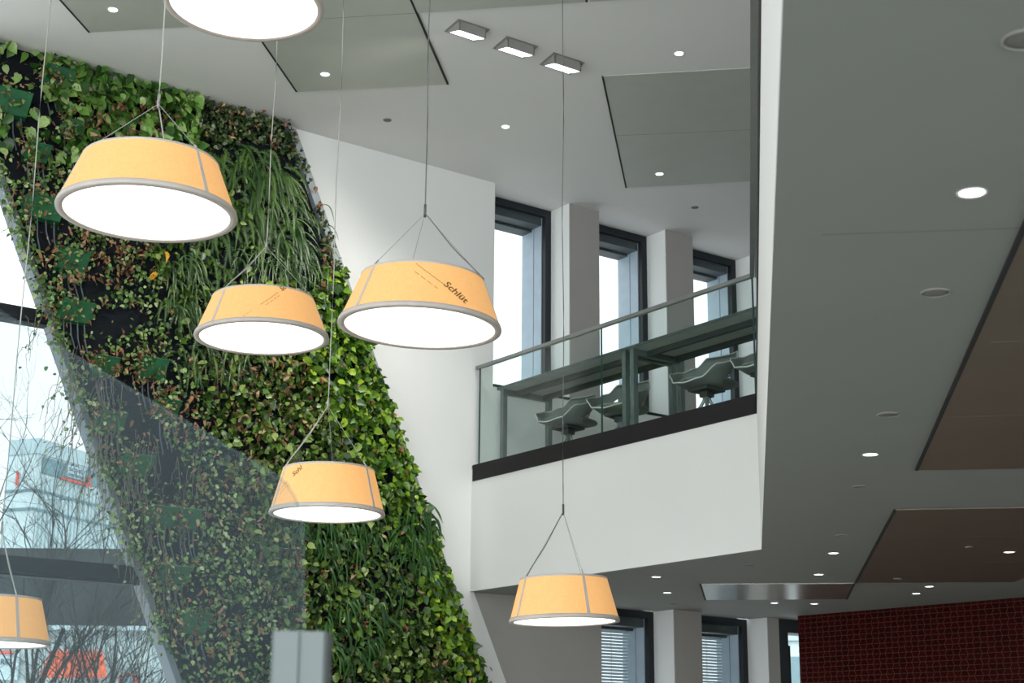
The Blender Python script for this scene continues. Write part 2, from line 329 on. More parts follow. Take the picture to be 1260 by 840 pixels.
b = MB(); b.prism([F(uL(ZFLOOR)-.04, .05, ZFLOOR), F(uL(ZFLOOR)+1., .05, ZFLOOR), F(uL(ZCEIL)+1., .05, ZCEIL), F(uL(ZCEIL)-.04, .05, ZCEIL)], FN*-.19); b.build('sloping_edge', M['edge'], root)

# red tiled wall --------------------------------------------------------
p0, p1 = onZ(981.5, 757.5, ZSOF)[:2], onZ(1260, 734.5, ZSOF)[:2]; d = (p1-p0)/np.linalg.norm(p1-p0); nb = np.array([-d[1], d[0]]); nb = nb if nb[1] > 0 else -nb
b = MB(); L_ = 6.0; q = p0+d*L_
b.add([P3(p0, ZFLOOR), P3(q, ZFLOOR), P3(q, ZSOF), P3(p0, ZSOF), P3(p0+nb*.1, ZFLOOR), P3(q+nb*.1, ZFLOOR), P3(q+nb*.1, ZSOF), P3(p0+nb*.1, ZSOF)], [(0, 1, 2, 3), (5, 4, 7, 6), (0, 3, 7, 4), (1, 5, 6, 2), (3, 2, 6, 7), (0, 4, 5, 1)])
o = b.build('wall_tiled', M['brick']); struct(o, 'dark red relief-tiled wall at the right', 'wall')
uvl = o.data.uv_layers.new(name='UVMap')
for lp in o.data.loops:
    v = o.data.vertices[lp.vertex_index].co; w = np.array(v)+np.array(o.location); uvl.data[lp.index].uv = (float((w[:2]-p0)@d)+5, w[2])
# right side wall closing the rooms, out of view
b = MB(); b.box((XR, near[1], ZFLOOR), (.2, 0, 0), (0, inner_r[1]-near[1], 0), (0, 0, ZCEIL-ZFLOOR)); struct(b.build('wall_far_right', M['white']), 'white side wall at the far right', 'wall')

# ================================================================== CEILING PANELS AND LIGHTS
def cpanel(px, z, m, lab, seams=(), gaps=(), gname='metal ceiling panels'):
    P = [onZ(x, y, z-.012) for x, y in px]
    root = empty('ceiling_panel', np.mean(P, 0), lab, 'ceiling panel', gname)
    b = MB(); b.prism(P, (0, 0, .010)); b.build('panel_sheet', m, root)
    for (a, c) in gaps:
        A_, B_ = P[a], P[c]; dd = (B_-A_)/np.linalg.norm(B_-A_); nn = np.cross(dd, ZV)*.009
        b = MB(); b.prism([A_-nn-ZV*.003, A_+nn-ZV*.003, B_+nn-ZV*.003, B_-nn-ZV*.003], (0, 0, .012)); b.build('edge_gap', M['black'], root)
    for (s0, s1) in seams:
        A_, B_ = onZ(*s0, z-.0125), onZ(*s1, z-.0125); dd = (B_-A_)/np.linalg.norm(B_-A_); nn = np.cross(dd, ZV)*.003
        b = MB(); b.prism([A_-nn, A_+nn, B_+nn, B_-nn], (0, 0, .002)); b.build('seam', M['darkfit'], root)
    return root
GU, GL = 'grey panels in the high ceiling', 'metal panels in the low ceiling'
cpanel([(40, -38), (110, 40), (290, 30), (262, -60)], ZCEIL, M['panel'], 'grey ceiling panel at upper left, above the plant wall', gaps=((0, 1),), gname=GU)
cpanel([(286, -2), (365, 113), (551, 104), (496, -22)], ZCEIL, M['panel'], 'grey ceiling panel behind the topmost lamp', seams=(((308, 28.5), (514, 16)),), gaps=((0, 1), (2, 3)), gname=GU)
cpanel([(514, 16), (722, 2.5), (716, -26), (500, -13)], ZCEIL, M['panel'], 'thin slice of grey ceiling panel at the top edge, above the square spotlights', gaps=((1, 2),), gname=GU)
cpanel([(726, 2.3), (900, -9), (892, -40), (721, -28)], ZCEIL, M['panel'], 'sliver of grey ceiling panel at the top edge, left of the balcony corner', gname=GU)
cpanel([(741.5, 94), (770.5, 231), (960, 221), (958, 82)], ZCEIL, M['panel'], 'grey ceiling panel above the balcony, left of the white slab edge', seams=(((757, 167), (960, 158)),), gaps=((0, 1),), gname=GU)
cpanel([(1420, -80), (1128, 578.5), (1500, 573), (1900, -95)], ZSOF, M['brown'], 'large brown metal ceiling panel at the right edge', seams=(((1213, 421), (1600, 412)), ((1164, 513), (1560, 506))), gaps=((0, 1),), gname=GL)
cpanel([(1101.5, 627.5), (1053, 717), (1249, 715.7), (1300, 692), (1480, 621)], ZSOF, M['brown'], 'brown metal ceiling panel in the middle, between big panel and tiled wall', seams=(((1083, 662), (1330, 658)), ((1066, 693), (1296, 690.5))), gaps=((0, 1),), gname=GL)
cpanel([(862, 719), (868, 738), (1042, 737), (1051, 718)], ZSOF, M['satin'], 'narrow satin metal ceiling panel above the lower windows', gaps=((0, 1), (2, 3)), gname=GL)

DOWN = []
def round_fit(x, y, z, r, lit, lab, off=.0):
    c = onZ(x, y, z-off)
    if lit:
        root = empty('downlight', c, lab, 'downlight', 'lit round downlights')
        b = MB(); b.lathe([(r*1.0, 0), (r*1.22, -.004), (r*1.26, .0), (r*1.0, .004)], c, 28, closed=True); b.build('trim_ring', M['lighttrim'], root, True)
        b = MB(); b.lathe([(.0005, -.001), (r*.6, -.0015), (r, -.001), (r, .002), (.0005, .002)], c, 28); b.build('lens', M['spotlens'], root, True); DOWN.append((c, z < 3))
    else:
        root = empty('ceiling_speaker', c, lab, 'ceiling fitting', 'unlit round ceiling fittings')
        b = MB(); b.lathe([(r*.86, -.003), (r*.93, -.007), (r, -.004), (r, .002), (r*.86, .002)], c, 28, closed=True); b.build('rim', M['housing'], root, True)
        b = MB(); b.lathe([(.0005, -.006), (r*.5, -.005), (r*.86, -.002), (r*.86, .002), (.0005, .002)], c, 28); b.build('mesh_cover', M['darkfit'], root, True)
for x, y, lab, off in [(139, 12, 'lit downlight in the grey panel at upper left', .012), (400, 91.5, 'lit downlight right of the topmost lamp', .012), (622, 156, 'lit downlight below the three square spotlights', 0),
                       (835.5, 66, 'lit downlight above the panel over the balcony', 0), (811.5, 214, 'lit downlight in the panel over the balcony', .012)]:
    round_fit(x, y, ZCEIL, .040, True, lab, off)
for x, y, lab in [(476.5, 147.5, 'small dark ceiling fitting above the white wall'), (855, 255, 'small dark ceiling fitting above the third upper window')]:
    round_fit(x, y, ZCEIL, .045, False, lab)
for x, y, lab, off in [(1196, 237, 'largest lit downlight, alone in the low grey ceiling', 0), (1071, 559, 'lit downlight left of the big brown panel corner', 0), (1025.5, 680.3, 'lit downlight left of the middle brown panel', 0),
                       (1007.5, 706.5, 'lit downlight just above the narrow satin panel', 0), (953, 741.5, 'lit downlight under the narrow satin panel, left one', 0), (1002, 742.5, 'lit downlight under the narrow satin panel, right one', 0),
                       (807.5, 709.5, 'lit downlight right of the lowest lamp, upper one', 0), (821, 729, 'lit downlight right of the lowest lamp, lower one', 0), (1127.5, 730, 'lit downlight below the middle brown panel, left one', 0),
                       (1143.5, 721.3, 'lit downlight below the middle brown panel, right one', 0), (1242, 679, 'lit downlight in the middle brown panel', .012)]:
    round_fit(x, y, ZSOF, .040, True, lab, off)
for x, y, r, lab, off in [(1262, 48, .062, 'round dark fitting cut by the upper right corner', 0), (1151, 359.5, .060, 'round dark fitting left of the big brown panel edge', 0), (1093, 509.5, .060, 'round dark fitting above the small lit downlight', 0),
                     (1058, 598, .050, 'flat dark fitting above the middle brown panel', 0), (1036, 658, .050, 'flat dark fitting left of the middle brown panel', 0), (922, 694.5, .055, 'flat dark fitting by the white balcony corner', 0),
                     (829, 742.5, .05, 'flat dark fitting above the lower windows', 0), (1192, 672.5, .03, 'tiny fitting in the middle brown panel, left of the lit one', .012), (1104, 711.5, .04, 'small fitting in the middle brown panel near its lower left corner', .012)]:
    round_fit(x, y, ZSOF, r, False, lab, off)

SPOTS = []
def square_spot(dx, dy, lab):
    P = [onZ(x+dx, y+dy, ZCEIL) for x, y in ((546.6, 38), (564.3, 22.9), (602.9, 35.7))]; P.append(P[0]+P[2]-P[1])
    a = P[2]-P[1]; e = P[0]-P[1]; root = empty('square_spotlight', np.mean(P, 0), lab, 'spotlight', 'square spotlights in a row')
    b = MB(); b.box(P[1]-ZV*.006, a, e, ZV*.006); b.build('ceiling_plate', M['housing'], root); SPOTS.append(np.mean(P, 0)-ZV*.12)
    o = P[1]+a*.06+e*.05; a2 = a*.84; e2 = e*.86; h = .095
    b = MB(); t = .012
    b.box(o-ZV*h, a2, e2*.06, ZV*h); b.box(o-ZV*h*.22+e2*.94, a2, e2*.06, ZV*h*.22); 
    b.prism([o-ZV*h, o, o+e2, o+e2-ZV*h*.22], a2*.04); b.prism([o-ZV*h+a2*.96, o+a2*.96, o+e2+a2*.96, o+e2-ZV*h*.22+a2*.96], a2*.04)
    b.build('housing', M['housing'], root)
    i0 = o+a2*.05+e2*.07; 
    b = MB(); b.prism([i0-ZV*h*.97, i0+a2*.9-ZV*h*.97, i0+a2*.9+e2*.86-ZV*h*.17, i0+e2*.86-ZV*h*.17], -ZV*.006); b.build('lens', M['spotlens'], root)
square_spot(0, 0, 'square ceiling spotlight, topmost of the row of three'); square_spot(59.5, 21, 'square ceiling spotlight, middle of the row of three'); square_spot(117, 41, 'square ceiling spotlight, lowest of the row of three')

# ================================================================== PENDANT LAMPS
def pendant(cx, cy, wpx, D, hr, tilt, angs, jpx, lab, cable_i=0, text=None, cabm='cable', tr=.765):
    dep = D*FPX/wpx; d = ray(cx, cy); c = d*dep; R0 = D/2; R1 = R0*tr; h = D*hr
    ct, st = math.cos(tilt), math.sin(tilt); R = np.array([[ct, 0, st], [0, 1, 0], [-st, 0, ct]])
    root = empty('pendant_lamp', c, lab, 'pendant lamp', 'amber drum pendant lamps')
    T = lambda p: np.asarray(p)@R.T+c
    def cone(a, t, off=0): r = R0*.985+(R1*.985-R0*.985)*t+off; return np.array([r*math.cos(a), r*math.sin(a), h*t])
    b = MB(); b.lathe([(R0*.985, .0), (R1*.985, h), (R1*.965, h), (R0*.965, .0)], c, 96, R, closed=True); shd = b.build('shade', M['shade'], root, False)
    rw = .018
    b = MB(); b.lathe([(R0*.915, -.004), (R0*.92, -.010), (R0*.995, -.010), (R0*1.0, -.002), (R0*1.0-.006, rw), (R0*.965, rw), (R0*.95, .004)], c, 96, R, closed=True); b.build('bottom_rim', M['rim'], root, True)
    b = MB(); b.lathe([(R1*.94, h-.012), (R1*.99, h-.016), (R1*1.0-.002, h+.002), (R1*.985, h+.006), (R1*.94, h+.004)], c, 96, R, closed=True); b.build('top_rim', M['rim'], root, True)
    b = MB(); b.lathe([(.0005, .012), (R0*.5, .004), (R0*.92, -.003), (R0*.92, .006), (.0005, .02)], c, 96, R); b.build('diffuser', M['diff'], root, True)
    b = MB(); b.lathe([(.0005, h-.03), (R1*.95, h-.03), (R1*.95, h-.02), (.0005, h-.02)], c, 64, R); b.build('top_cover', M['lighttrim'], root)
    sw = .011/R0
    for a in angs:
        b = MB(); V = []; n = 7
        for i in range(n):
            t = i/(n-1)*.93+.04
            for aa in (a-sw, a+sw): V.append(T(cone(aa, t, .004)))
            for aa in (a+sw, a-sw): V.append(T(cone(aa, t, -.008)))
        b.add(V, [(4*i+k, 4*i+(k+1) % 4, 4*i+4+(k+1) % 4, 4*i+4+k) for i in range(n-1) for k in range(4)]); b.build('seam_strip', M['rim'], shd)
    J = atY(*jpx, c[1])
    att = [T((R1*.985*math.cos(a), R1*.985*math.sin(a), h+.004)) for a in angs]
    for i, p in enumerate(att):
        b = MB(); b.tube([J, J*.5+p*.5, p], .0016, 5); b.tube([p+(J-p)*.0, p+(J-p)*.07], .0045, 6); b.build('suspension_wire', M['wire'], root)
    p = att[cable_i]; top = np.array([J[0], J[1], ZCEIL-.02]); pts = [p+np.array([.004, -.004, 0])]
    for i in range(1, 9): t = i/8; q = p*(1-t)+J*t; pts.append(q+np.array([0, -.006, -.012*math.sin(PI*t)+.004*math.sin(9*t)]))
    nseg = 26; ph = random.random()*9
    for i in range(1, nseg): t = i/nseg; pts.append(J*(1-t)+top*t+np.array([.006*math.sin(ph+17*t)*math.sin(PI*t)*(1-.3*t), 0, 0]))
    pts.append(top); b = MB(); b.tube(pts, .0038, 6); b.build('cable', M[cabm], root, True)
    b = MB(); b.tube([J-ZV*.02, J+ZV*.055], .0075, 8); b.build('wire_gripper', M['grip' if cabm == 'dcable' else 'wire'], root, True)
    b = MB(); b.lathe([(.0005, ZCEIL-.035), (.05, ZCEIL-.03), (.055, ZCEIL-.002), (.0005, ZCEIL-.001)], (J[0], J[1], 0), 24); b.build('ceiling_rose', M['lighttrim'], root, True)
    for (s, a0, t0, size, rot, off) in (text or []):
        bb = MB(); S = math.hypot(h, R0-R1)
        if s == '-':   # ruled lines of fine print
            n = 14
            for i in range(n):
                if i % 4 == 3 and off: continue
                x0, x1 = size*i/n, size*(i+.85)/n; V = [(x0, 0), (x1, 0), (x1, .0035), (x0, .0035)]; Fc = [(0, 1, 2, 3)]; V = np.array(V)
                cr, sr = math.cos(rot), math.sin(rot); X = V[:, 0]*cr-V[:, 1]*sr; Y = V[:, 0]*sr+V[:, 1]*cr
                bb.add([T(cone(a0+x/(R0*(1-t0*.22)), t0+y/S, .0022)) for x, y in zip(X, Y)], Fc)
            bb.build('print_line', M['ink'], shd)
        else:
            V, Fc = text_mesh(s, size, .0012, .15); cr, sr = math.cos(rot), math.sin(rot); X = V[:, 0]*cr-V[:, 1]*sr; Y = V[:, 0]*sr+V[:, 1]*cr
            bb.add([T(cone(a0+x/(R0*(1-t0*.22)), t0+y/S, .0022)) for x, y in zip(X, Y)], Fc); bb.build('printed_logo', M['ink'], shd)
    return root
R_ = math.radians
pendant(300, 6, 197, .90, .30, R_(1), [R_(-60), R_(60), R_(180)], (300, -150), 'pendant lamp cut by the top edge, highest of all', 1)
pendant(181, 261.5, 220, .90, .295, R_(0.6), [R_(-37), R_(83), R_(203)], (195, 128), 'large pendant lamp hanging before the upper left of the plant wall', 1)
pendant(516.5, 402, 202, .90, .30, R_(2.2), [R_(-8), R_(112), R_(-137)], (523, 263), 'large tilted pendant lamp in front of the white wall, printed with a bold name', 0, cabm='dcable',
        text=[('-', R_(-93), .93, .22, R_(-40), 0), ('-', R_(-93), .74, .16, R_(-40), 1), ('Schlüt', R_(-70), .50, .062, R_(-40), 0)])
pendant(322, 415, 165, .90, .295, R_(-.6), [R_(-128), R_(-4), R_(112)], (328, 304), 'mid-sized pendant lamp just left of the tilted one, before the ferns', 0,
        text=[('-', R_(-83), .42, .17, R_(42), 0), ('-', R_(-78), .42, .13, R_(42), 1), ('Sc', R_(-61), .86, .05, R_(42), 0), ('-', R_(-100), .02, .10, R_(42), 1)])
pendant(402.5, 631.5, 143, .75, .375, R_(0), [R_(-152), R_(-30), R_(90)], (404, 500), 'small pendant lamp half behind the stair glass', 0, tr=.80,
        text=[('-', R_(-147), .40, .09, R_(40), 0), ('-', R_(-143), .32, .09, R_(40), 1), ('Schl', R_(-127), .68, .05, R_(40), 0)])
pendant(694.5, 763.5, 137, .75, .37, R_(-1.2), [R_(-150), R_(-66), R_(60)], (693, 630), 'lowest pendant lamp, below the balcony', 0, cabm='dcable', tr=.80)
pendant(-13, 791, 146, .75, .37, R_(0), [R_(-160), R_(-45), R_(76)], (2, 652), 'pendant lamp cut by the left edge, before the glass front', 2, tr=.80)

# ================================================================== BALCONY: BALUSTRADES, TABLES, CHAIRS
gl = np.linalg.norm(BB-BA); e0 = BA+BI*.02
def bal(lab, s0, s1, rail=True, start=0):
    root = empty('glass_balustrade', P3(e0+BD*s0, ZUP), lab, 'balustrade', 'glass balustrade panels on the balcony')
    b = MB(); b.box(P3(e0+BD*s0, ZUP), P3(BD*(s1-s0), 0), P3(BI*.014, 0), (0, 0, ZRAIL-ZUP-.041)); b.build('glass_pane', M['balglass'], root)
    b = MB(); b.box(P3(e0+BD*(s1-.006), ZUP), P3(BD*.010, 0), P3(BI*.016-BI*.001, 0), (0, 0, ZRAIL-ZUP-.041)); b.build('pane_edge', M['glassedge'], root)
    if start: b = MB(); b.box(P3(e0+BD*(s0-.004), ZUP), P3(BD*.010, 0), P3(BI*.016, 0), (0, 0, ZRAIL-ZUP-.041)); b.build('pane_edge', M['glassedge'], root)
sj = float((onZ(740, 400, ZRAIL-.1)[:2]-BA)@BD)
# joint position: intersect the sight line with the balcony edge
dd_ = ray(740, 450); A2 = np.array([[dd_[0], -BD[0]], [dd_[1], -BD[1]]]); sj = float(np.linalg.solve(A2, e0)[1])
bal('left glass balustrade panel, before the first table', .06, sj-.004, start=1)
bal('right glass balustrade panel, before the second table', sj+.004, gl-.03)
b = MB(); s2 = BB+BS*.03+n2*-.02
root = empty('glass_balustrade', P3(s2, ZUP), 'glass balustrade seen edge-on along the white slab edge', 'balustrade', 'glass balustrade panels on the balcony')
b.box(P3(s2, ZUP), P3(BS*9, 0), P3(n2*-.014, 0), (0, 0, ZRAIL-ZUP-.041)); b.build('glass_pane', M['balglass'], root)
b = MB(); pts = [P3(e0+BI*.007+BD*.0, ZRAIL-.018), P3(e0+BI*.007+BD*(gl-.03), ZRAIL-.018), P3(s2+BS*9, ZRAIL-.018)]
b.box(pts[0]-P3(BI*.02, .022), pts[1]-pts[0], P3(BI*.04, 0), (0, 0, .036)); b.box(pts[1]-P3(n2*-.02, .022), pts[2]-pts[1], P3(n2*-.04, 0), (0, 0, .036))
o = tag(b.build('handrail', M['steel']), 'thin steel handrail on top of the balcony glass', 'handrail')

TZ = 4.0
def bp(s, w): return BA+BD*s+BI*w          # balcony coordinates: along the edge, into the room
t0 = float((onZ(612, 477, TZ)[:2]-BA)@BD); t1 = float((onZ(773.5, 428, TZ)[:2]-BA)@BD); w0 = float((onZ(612, 477, TZ)[:2]-BA)@BI)
def bbox(b, s0, s1, wa, wb, z0, z1, mi=0): b.box(P3(bp(s0, wa), z0), P3(BD*(s1-s0), 0), P3(BI*(wb-wa), 0), (0, 0, z1-z0), mi)
def table(s0, s1, lab):
    root = empty('high_table', P3(bp((s0+s1)/2, w0+.35), ZUP), lab, 'table', 'long tables behind the balcony glass'); wB = w0+.72
    b = MB(); bbox(b, s0, s1, w0, wB, TZ-.022, TZ); b.build('table_top', M['tabletop'], root)
    b = MB(); bbox(b, s0, s1, w0-.004, w0, TZ-.026, TZ+.002); bbox(b, s0-.004, s0, w0, wB, TZ-.026, TZ+.002); bbox(b, s1, s1+.004, w0, wB, TZ-.026, TZ+.002); b.build('edge_band', M['tableedge'], root)
    for sa in (s0+.03, s1-.085):
        for wa in (w0+.02, wB-.085):
            b = MB(); bbox(b, sa, sa+.055, wa, wa+.055, ZUP, TZ-.022); b.build('leg', M['tframe'], root)
        b = MB(); bbox(b, sa, sa+.05, w0+.075, wB-.085, TZ-.08, TZ-.022); b.build('end_beam', M['tframe'], root)
    for wa in (w0+.20, wB-.16):
        b = MB(); bbox(b, s0+.085, s1-.085, wa, wa+.045, TZ-.075, TZ-.022); b.build('long_beam', M['tbeam'], root)
table(t0, t1-.004, 'long grey table behind the left glass panel'); table(t1+.004, t1+2.2, 'long grey table behind the right glass panel')

def chair(px, w, rot, lab):
    # stand on the upper floor, w metres behind the balcony edge, on the sight line px
    dd = ray(px, 500); A2 = np.array([[dd[0], -BD[0]], [dd[1], -BD[1]]]); s = float(np.linalg.solve(A2, BA+BI*w)[1]); c = P3(bp(s, w), ZUP)
    root = empty('shell_chair', c, lab, 'chair', 'grey shell chairs at the balcony tables')
    bx = np.array([math.cos(rot), math.sin(rot), 0]); by = np.array([-math.sin(rot), math.cos(rot), 0])    # bx: forward, by: left
    def Q(x, y, z): return c+bx*x+by*y+ZV*z
    nT, nt = 64, 18; SH = .40
    def lerp(t, ks):
        for (a, va), (bq, vb) in zip(ks, ks[1:]):
            if t <= bq: k = (t-a)/(bq-a); k = k*k*(3-2*k); return va+(vb-va)*k
        return ks[-1][1]
    hk = [(0, .37), (36, .36), (60, .25), (90, .19), (118, .15), (150, .015), (180, -.01)]
    rk = [(0, .30), (30, .29), (60, .28), (95, .31), (130, .33), (180, .31)]
    def S(th, t, off=0):
        d = abs(math.degrees(th)); h = lerp(d, hk); r = lerp(d, rk); rr = r*(t**.72)*(1 if h < .1 else 1+.06*t); z = SH+h*max(0, (t-.45)/.55)**1.5-.015*math.cos(PI*t/2)+off
        return Q(-rr*math.cos(th), rr*math.sin(th), z)
    b = MB(); V = []; 
    for lay in (0, -.014):
        for i in range(nT):
            th = -PI+2*PI*i/nT
            for j in range(nt+1): V.append(S(th, .02+.98*j/nt, lay))
    n1_ = nT*(nt+1); keep = {}
    for i in range(nT):
        d = abs(math.degrees(-PI+2*PI*(i+.5)/nT))
        for j in range(nt):
            t = (j+.5)/nt; keep[i, j] = not (24 < d < 90 and .58 < t < .86 - .12*abs(d-57)/33)
    Fc = []; idx = lambda l, i, j: l*n1_+(i % nT)*(nt+1)+j
    for i in range(nT):
        for j in range(nt):
            if not keep[i, j]: continue
            Fc.append((idx(0, i, j), idx(0, i, j+1), idx(0, i+1, j+1), idx(0, i+1, j))); Fc.append((idx(1, i, j), idx(1, i+1, j), idx(1, i+1, j+1), idx(1, i, j+1)))
            if j == nt-1: Fc.append((idx(0, i, nt), idx(1, i, nt), idx(1, i+1, nt), idx(0, i+1, nt)))
            elif not keep[i, j+1]: Fc.append((idx(0, i, j+1), idx(1, i, j+1), idx(1, i+1, j+1), idx(0, i+1, j+1)))
            if j > 0 and not keep[i, j-1]: Fc.append((idx(0, i, j), idx(0, i+1, j), idx(1, i+1, j), idx(1, i, j)))
            if not keep[(i+1) % nT, j]: Fc.append((idx(0, i+1, j), idx(0, i+1, j+1), idx(1, i+1, j+1), idx(1, i+1, j)))
            if not keep[(i-1) % nT, j]: Fc.append((idx(0, i, j), idx(1, i, j), idx(1, i, j+1), idx(0, i, j+1)))
    b.add(V, Fc); b.build('seat_shell', M['shell'], root, True)
    pan = MB(); kp = 40; VP = []
    for lay in (0, -.012):
        for i in range(kp):
            a = 2*PI*i/kp; rx = .37 if math.cos(a) < 0 else .27
            for j in range(6): q = j/5; VP.append(Q(rx*q*math.cos(a), .25*q*math.sin(a), SH-.014+.055*q**2.2+lay))
    n2_ = kp*6; FP = []
    for i in range(kp):
        for j in range(5):
            A_, B_, C_, D_ = i*6+j, i*6+j+1, ((i+1) % kp)*6+j+1, ((i+1) % kp)*6+j; FP += [(A_, B_, C_, D_), (n2_+A_, n2_+D_, n2_+C_, n2_+B_)]
        FP.append((i*6+5, n2_+i*6+5, n2_+((i+1) % kp)*6+5, ((i+1) % kp)*6+5))
    pan.add(VP, FP); pan.build('seat_pan', M['shell'], root, True)
    b = MB(); ring = [S(-PI+2*PI*i/nT, 1., -.005) for i in range(nT+1)]; b.tube(ring, .0065, 6, False); b.build('shell_edge', M['pipe'], root, True)
    b = MB(); b.box(Q(-.13, -.12, SH-.058), bx*.26, by*.24, ZV*.03); b.box(Q(-.05, -.05, SH-.11), bx*.1, by*.1, ZV*.055); b.build('mounting_plate', M['tbeam'], root)
    b = MB(); b.tube([Q(0, 0, SH-.10), Q(0, 0, .24)], .025, 14); b.build('column', M['base'], root, True)
    for k in range(4):
        a = PI/4+k*PI/2; ca, sa = math.cos(a), math.sin(a)
        pts = [Q(ca*r, sa*r, z) for r, z in ((.016, .31), (.03, .25), (.065, .19), (.13, .125), (.21, .07), (.29, .028))]
        b = MB(); b.tube(pts, [.016, .016, .016, .015, .014, .012], 8); lg = b.build('leg', M['base'], root, True)
        b = MB(); b.tube([Q(ca*.29, sa*.29, .03), Q(ca*.29, sa*.29, .0)], .014, 8); b.build('glide', M['tbeam'], lg)
aB = math.atan2(BI[1], BI[0])
chair(699, .66, aB+PI+.12, 'grey shell chair under the left table, leftmost of four')
chair(764, .70, aB+PI+.30, 'grey shell chair partly hidden by the table legs and glass joint')
chair(870, .62, aB+PI+.10, 'grey shell chair under the right table, fully in view')
chair(948, .66, aB+PI+.12, 'grey shell chair cut off by the white slab edge')

# ================================================================== NEAR STAIR GLASS AND POST
YG = 3.1
P = [atY(x, y, YG) for x, y in [(-140, 300), (98, 441), (338, 583), (352, 594), (362, 609), (369, 628), (373, 655), (373.5, 840)]]
P.append(np.array([P[-1][0], YG, -1.3])); P.append(np.array([P[0][0], YG, -1.3]))
root = empty('stair_glass', (P[-2][0], YG, -1.3), 'large clear glass sheet with sloping top at lower left, clamped by the blurred post', 'glass panel')
b = MB(); b.prism(P, (0, .012, 0)); 
V = np.array(P); b = MB(); b.add(V, [tuple(range(len(P)))]); b.build('glass_sheet', M['nearglass'], root)
b = MB(); b.prism([P3(q[:2], q[2]) for q in [np.array([P[-1][0], YG-.03, -1.42]), np.array([P[-2][0], YG-.03, -1.42]), np.array([P[-2][0], YG+.04, -1.42]), np.array([P[-1][0], YG+.04, -1.42])]], (0, 0, .14)); b.build('base_rail', M['steel'], root)
b = MB(); rim = [q+np.array([0, .002, 0]) for q in P[:8]]; b.tube(rim, .0022, 5); b.build('polished_edge', glass('polished_glass_edge', (.72, .80, .80)), root)
c = atY(368.5, 776, 2.95); hw = .0365
root = empty('railing_post', (c[0], 2.95, ZFLOOR), 'blurred grey aluminium railing post at the bottom edge, close to the viewer', 'post')
b = MB(); cc = np.array([c[0], 2.95, ZFLOOR])
for s in (-1, 1):
    x0 = cc[0]+(-.0505 if s < 0 else .0005); b = MB(); y0 = cc[1] + (0 if s < 0 else .006)
    cl, cr = (.006, 0) if s < 0 else (0, .006)
    b.prism([np.array([x0+cl, y0, ZFLOOR]), np.array([x0+.05-cr, y0, ZFLOOR]), np.array([x0+.05, y0+cr, ZFLOOR]), np.array([x0+.05, y0+.09, ZFLOOR]), np.array([x0, y0+.09, ZFLOOR]), np.array([x0, y0+cl, ZFLOOR])], ZV*(c[2]-ZFLOOR)); b.build('post_half', M['post'], root)
b = MB(); b.box((cc[0]-.08, 2.90, ZFLOOR), (.16, 0, 0), (0, .2, 0), (0, 0, .012)); b.build('foot_plate', M['steel'], root)

# ================================================================== LIVING WALL
root = empty('living_wall', F(9, .05, ZFLOOR), 'tall slanting green plant wall between glass front and white wall', 'plant wall'); LW = root
b = MB(); b.prism([F(uL(ZFLOOR)+.03, .0, ZFLOOR), F(uR(ZFLOOR)-.06, .0, ZFLOOR), F(uR(ZCEIL)-.06, .0, ZCEIL-.03), F(uL(ZCEIL)+.03, .0, ZCEIL-.03)], FN*.06); b.build('backing_panel', M['backing'], LW)
b = MB(); b.prism([F(uR(ZFLOOR)-.04, .0, ZFLOOR), F(uR(ZFLOOR)+.055, .0, ZFLOOR), F(uR(ZCEIL-.02)+.055, .0, ZCEIL-.02), F(uR(ZCEIL-.02)-.04, .0, ZCEIL-.02)], FN*.085)
b.build('edge_trim', M['edge2'], LW)
# folded black sheet at the top left corner
b = MB(); q = [fac(x, y, .06) for x, y in ((-30, 40), (9, 62), (38, 130), (-30, 150))]; b.prism([F(u, .05, z) for u, z in q], FN*.06); q = [fac(x, y, .06) for x, y in ((9, 62), (44, 60), (66, 118), (38, 130))]; b.prism([F(u, .05, z) for u, z in q], FN*.03); b.build('corner_sheet', M['backing'], LW)

def planter(px, py, wd, ht, parent):
    u, z = fac(px, py, .12); b = MB(); w_ = wd/2
    P = [F(u-w_, .05, z-ht*.5), F(u+w_, .05, z-ht*.5), F(u+w_*.95, .13, z-ht*.42), F(u-w_*.95, .13, z-ht*.42), F(u-w_, .05, z+ht*.5), F(u+w_, .05, z+ht*.5), F(u+w_, .24, z+ht*.45), F(u-w_, .24, z+ht*.45)]
    b.hexa(P); b.tube([P[7], P[6]], .006, 6); b.box(P[7]-FN*.004+FU*w_*.95, FU*.006, FN*.006, (P[3]-P[7])*.9)
    return b.build('planter_box', M['pbox'], parent)
PB = [(70, 98, .28, .19), (12, 128, .34, .23), (86, 160, .15, .14), (52, 258, .36, .20), (88, 322, .28, .20), (92, 385, .30, .19), (44, 190, .22, .16), (128, 452, .22, .18), (186, 455, .26, .20), (198, 636, .28, .19), (213, 708, .27, .17), (238, 768, .26, .20),
      (166, 572, .30, .18), (134, 520, .26, .18), (230, 640, .2, .2), (205, 505, .2, .18)]
for q in PB: planter(*q, LW)
b = MB()
for (px, py, wd, ht) in PB:
    for k in range(4):
        u, z = fac(px, py, .1); du = (k-1.5)*wd*.22; L0 = .22+.12*random.random()
        b.tube([F(u+du, .10, z-ht*.45), F(u+du+.02, .09, z-ht*.45-L0*.5), F(u+du+.07, .08, z-ht*.45-L0)], .007, 5)
b.build('drip_hose', M['hose'], LW)

